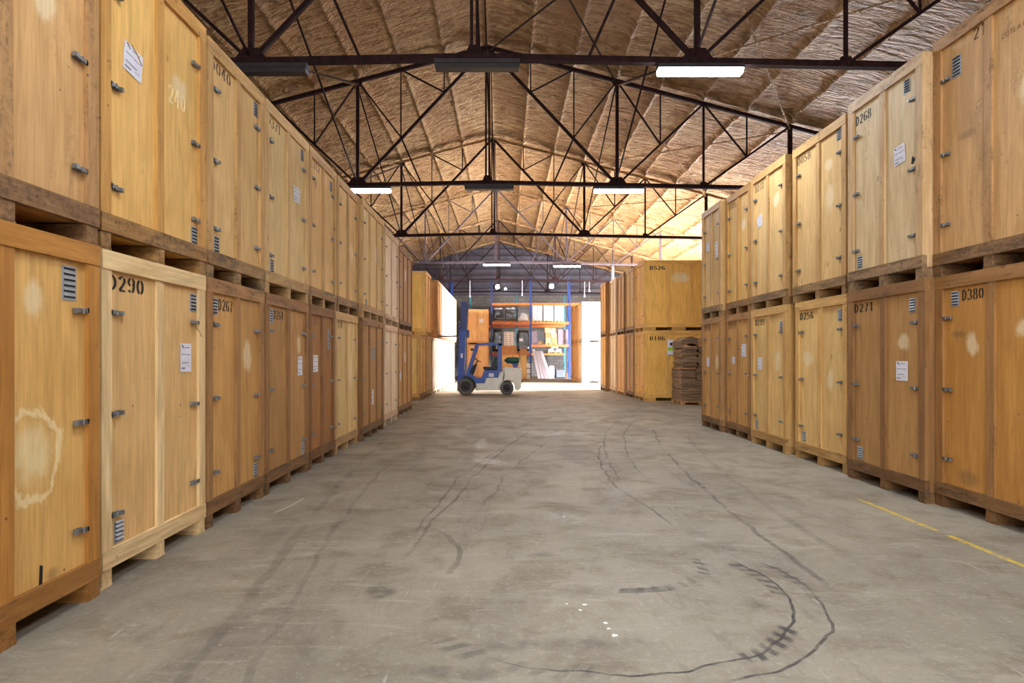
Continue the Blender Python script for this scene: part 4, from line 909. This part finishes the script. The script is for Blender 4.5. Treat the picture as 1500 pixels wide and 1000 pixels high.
# dark loads, left bay
for (a, b, z1, lab, gp2) in [(721, 736, 3.45, 'dark wrapped load behind the forklift guard, left of the white stack', 0), (757.5, 775.5, 3.4, 'dark wrapped load with a white tag, left of the middle blue upright', 1)]:
    x0, x1 = gp_(a) + .02, gp_(b); z = pallet(x0, YR, 1.78, x1 - x0, 1.0, 'wooden pallet under the dark load %s' % ('at left' if gp2 == 0 else 'beside the middle upright'), 'pallets on the rack beams')
    root = empty('wrapped_load', ((x0 + x1) / 2, YR, z)); tag(root, lab, 'wrapped load', 'dark wrapped loads low in the rack'); hw_ = (x1 - x0) / 2
    crumple(-hw_ + .02, hw_ - .02, .04, .95, 0, z1 - z, gp2 + 20, .05).build('black_film', M['film'], root)
    if gp2: m = MB(); m.box(-hw_ + .12, -hw_ + .4, -.012, .0, .7, .93); m.build('white_tag', M['paper'], root)
# pile in front of the rack
YP = 45.0
def PB(px): return PX(px, YP)
root = empty('plain_box_crate', (PB(747), YP, 0)); tag(root, 'low pale plywood box behind the forklift gas bottle', 'crate')
m = MB(); hw_ = .62; m.box(-hw_, hw_, .03, 1.0, .1, 1.66); m.build('plywood_body', pal('cream')['p'], root)
m = MB(); m.box(-hw_ - .01, hw_ + .01, 0, 1.03, 1.58, 1.68); m.box(-hw_ - .01, hw_ + .01, 0, 1.03, .1, .2)
for xx in (-hw_, hw_ - .08): m.box(xx, xx + .08, 0, .04, .2, 1.58)
m.build('batten_frame', pal('cream')['h'], root)
for xx in (-.5, 0, .5): m = MB(); m.box(xx - .06, xx + .06, .02, 1., 0, .1); m.build('runner', pal('cream')['f'], root)
def box_thing(nm, x0, x1, y0, y1, z0, z1, mat, lab, cat, gp=None, tape=True):
    w_ = x1 - x0; root = empty(nm, ((x0 + x1) / 2, y0, z0)); tag(root, lab, cat, gp)
    m = MB(); m.box(-w_ / 2, w_ / 2, 0, y1 - y0, 0, z1 - z0); b_ = m.build('box_body', mat, root, bevel=.008)
    if tape: m = MB(); m.box(-.03, .03, -.002, y1 - y0 + .002, z1 - z0 - .12, z1 - z0 + .002); m.build('tape_strip', M['carton_light'] if mat != M['carton_light'] else M['carton'], root)
    return root
box_thing('cardboard_box', PB(735), PB(757), YP + .1, YP + .9, 1.68, 2.3, M['carton'], 'long brown cardboard box on the low plywood box', 'box')
w0 = box_thing('white_carton', PB(738.5), PB(752.5), YP + .15, YP + .8, 2.303, 3.25, M['whitebox'], 'tall white printed carton on the long brown box', 'box', tape=False)
m = MB()
for r_ in range(6):
    for c_ in range(2): m.box(-.2 + c_ * .3 - .06, -.2 + c_ * .3 + .06, -.006, .0, .08 + r_ * .15, .12 + r_ * .15)
m.build('printed_marks', M['dots'], w0)
box_thing('timber_box', PB(762.5), PB(771.5), YP + .2, YP + 1.0, 0, 1.62, pal('cream')['p'], 'narrow upright pale timber box beside the low plywood box', 'box', tape=False)
box_thing('cardboard_box', PB(761.5), PB(772), YP + .1, YP + .9, 1.62, 2.1, M['carton'], 'brown cardboard box on the narrow upright timber box', 'box')
for k, (z0_, z1_) in enumerate([(0, .38), (.38, .76), (.76, 1.15)]):
    root = empty('white_can', (PB(774.5), YP + .35, z0_)); tag(root, 'white plastic can, %s of three stacked by the middle blue upright' % ['lowest', 'middle', 'topmost'][k], 'can', 'white cans stacked by the upright')
    m = MB(); m.box(-.13, .13, -.13, .13, 0, .33); m.build('can_body', M['whitecan'], root, bevel=.03); m = MB(); m.tube((.05, 0, .33), (.05, 0, .375), .03, 10); m.build('cap', M['rackblue'], root)
# leaning planks
for k, (bx, tx) in enumerate([(788, 779.5), (793, 784.5), (798, 786.5), (801, 788.5), (804.5, 790.5)]):
    m = MB(); Yp = 46.1 - .04 * k; xb, xt = PX(bx, Yp), PX(tx, Yp); zt3 = 2.05 - .12 * (k > 0)
    m.prism([(xb, .0), (xb + .2, .0), (xt + .2, zt3), (xt, zt3 + .01)], Yp - .016, Yp + .016); m.prism([(xb + .2, .0), (xb + .235, .0), (xt + .235, zt3 - .01), (xt + .2, zt3)], Yp - .014, Yp + .014, 1)
    o = m.build('leaning_plank', [M['plank_lilac'], M['plank_edge']]); tag(o, 'pale mauve plank, %s from the left of five leaning by the middle upright' % ORD[k], 'plank', 'planks leaning in front of the rack')
# sacks on the teal rack
x0, x1 = PX(803, 49.5), PX(823, 49.5); z = pallet(x0, 49.4, 1.78, x1 - x0, .95, 'wooden pallet under the white sacks', 'pallets on the rack beams')
for k, (a, b, zz) in enumerate([(0, .46, 0), (.54, 1, 0), (.2, .75, .26)]):
    o = crumple(x0 + (x1 - x0) * a, x0 + (x1 - x0) * b - .02, 49.5, 50.2, z + zz, z + zz + .2, 30 + k, .04, .12, 6).build('white_sack', M['sack']); tag(o, 'white sack, %s of the three on the low teal rack beam' % ['left', 'right', 'topmost'][k], 'sack', 'white sacks on the low beam')
# floor goods
o = crumple(PX(804, 46.6), PX(812, 46.6), 46.55, 47.2, 0, .88, 41, .04, .08).build('wrapped_bundle', M['film_top']); tag(o, 'greyish wrapped bundle on the floor right of the leaning planks', 'bundle')
root = empty('metal_bin', (PX(821, 46.6), 46.55, 0)); tag(root, 'grey metal bin on the floor under the third beam', 'bin')
m = MB(); m.box(-.3, .3, 0, .7, .08, .62); m.build('bin_body', M['steel_grey'], root, bevel=.01); m = MB(); m.box(-.32, .32, -.02, .72, .6, .66); m.build('bin_rim', M['rim'], root)
for xx in (-.25, .25): m = MB(); m.box(xx - .04, xx + .04, .05, .65, 0, .08); m.build('foot', M['rim'], root)
box_thing('red_tool_box', PX(829, 46.6), PX(831.5, 46.6), 46.55, 46.95, 0, .35, M['beamred'], 'small red box on the floor by the right blue upright', 'box', tape=False)
m = MB(); o = box_thing('cardboard_box', PX(813.5, 46.7), PX(819, 46.7), 47.3, 47.6, 0, .5, M['board_grey'], 'small mauve box on the floor behind the grey bin', 'box', tape=False)

# ------------------------------------------------------------------ flat cardboard on a pallet
cx0 = PX(998, 20.9); Yc = 20.9
pz = pallet(cx0, Yc, 0, 1.25, 1.2, 'wooden pallet under the flat cardboard stack', None)
root = empty('cardboard_bundle', (cx0 + .6, Yc + .6, pz)); tag(root, 'big lower bundle of flattened cardboard boxes on the pallet right of the far crates', 'cardboard', 'flattened cardboard bundles on the pallet')
def layers(x0, x1, y0, y1, z0, z1, n, nm, par, sp=.02):
    m = MB(); z = z0
    for k in range(n):
        dz = (z1 - z0) / n; jx, jy = random.uniform(-sp, sp), random.uniform(-sp, sp); m.box(x0 + jx, x1 + jx, y0 + jy, y1 + jy, z + .002, z + dz - .006); z += dz
    return m.build(nm, M['flatcard'], par)
layers(-.6, .62, -.58, .58, 0, .25, 4, 'bottom_layer', root); 
layers(-.6, -.13, -.58, .58, .25, 1.02, 13, 'left_pile', root); layers(-.1, .62, -.56, .56, .25, 1.02, 9, 'right_pile', root, .03)
m = MB(); m.box(-.62, .64, -.6, .6, 1.02, 1.04); m.build('divider_sheet', M['carton'], root)
root2 = empty('cardboard_bundle', (cx0 + .6, Yc + .6, pz + 1.04)); tag(root2, 'smaller upper bundle of flattened cardboard with a drooping top', 'cardboard', 'flattened cardboard bundles on the pallet')
layers(-.55, -.08, -.56, .54, 0, .72, 14, 'left_pile', root2, .03); layers(-.04, .6, -.54, .54, 0, .72, 8, 'right_pile', root2, .04)
m = MB()
for k in range(5):
    z = .73 + k * .045; vs = []
    for i in range(9): u = i / 8; xx = -.6 + u * .6; dz = .09 * math.sin(PI * u) - .06 * (1 - u) ** 3; vs += [(xx, -.55, z + dz), (xx, .5, z + dz), (xx, -.55, z + dz + .034), (xx, .5, z + dz + .034)]
    fs = []
    for i in range(8):
        a = i * 4; b = a + 4; fs += [(a + 2, b + 2, b + 3, a + 3), (a, a + 1, b + 1, b), (a, b, b + 2, a + 2), (a + 1, a + 3, b + 3, b + 1)]
    fs += [(0, 2, 3, 1), (32, 33, 35, 34)]; m.add(vs, fs)
m.build('drooping_sheets', M['flatcard'], root2)
Mx = Matrix.Rotation(-.09, 4, 'Y'); m = MB(); m.box(.03, .66, -.58, .5, .74, .98, 0, Mx); m.build('folded_box', M['carton'], root2)
m = MB(); m.box(.03, .66, -.57, .5, .982, .99, 0, Mx); m.build('pale_sheet', M['carton_light'], root2)
# ------------------------------------------------------------------ light
wd_ = bpy.data.worlds.new('world'); S.world = wd_; wd_.use_nodes = True; nt = wd_.node_tree; bg = nt.nodes['Background']
sky = nt.nodes.new('ShaderNodeTexSky'); sky.sky_type = 'NISHITA'; sky.sun_elevation = math.radians(38); sky.sun_disc = False
nt.links.new(sky.outputs[0], bg.inputs[0]); bg.inputs[1].default_value = .12
def area(name, loc, rot, sx2, sy2, e, c):
    L = bpy.data.lights.new(name, 'AREA'); L.shape = 'RECTANGLE'; L.size = sx2; L.size_y = sy2; L.energy = e; L.color = c
    o = bpy.data.objects.new(name, L); COL.objects.link(o); o.location = loc; o.rotation_euler = rot; return o
area('gate_daylight', (RX + 4.5, (GY0 + GY1) / 2 + .5, 7.6), (0, PI / 2, 0), 6.0, 11.0, 250000, (.88, .93, 1))
area('gate_ground_glow', (RX + .1, (GY0 + GY1) / 2, GH / 2), (0, PI / 2, 0), GH - .1, GY1 - GY0 - .1, 10500, (.92, .94, 1))
area('rear_gate_daylight', (UC, YF - .1, dh / 2), (PI / 2, 0, 0), 2 * dw - .1, dh - .1, 1600, (1, .97, .93))

# ------------------------------------------------------------------ camera
cam = bpy.data.cameras.new('camera'); cam.sensor_width = 36; cam.sensor_fit = 'HORIZONTAL'; cam.lens = F * 36 / 1500
cam.shift_x = (750 - XC) / 1500; cam.shift_y = (Y0 - 500) / 1500; cam.clip_end = 300; cam.clip_start = .05
co = bpy.data.objects.new('camera', cam); COL.objects.link(co); co.location = (0, 0, CH); co.rotation_euler = (PI / 2, 0, 0); S.camera = co
S.view_settings.view_transform = 'Standard'; S.view_settings.look = 'None'; S.view_settings.gamma = 1; S.view_settings.use_curve_mapping = False
S.view_settings.exposure = -0.03
S.cycles.max_bounces = 10; S.cycles.diffuse_bounces = 6; S.cycles.sample_clamp_indirect = 8
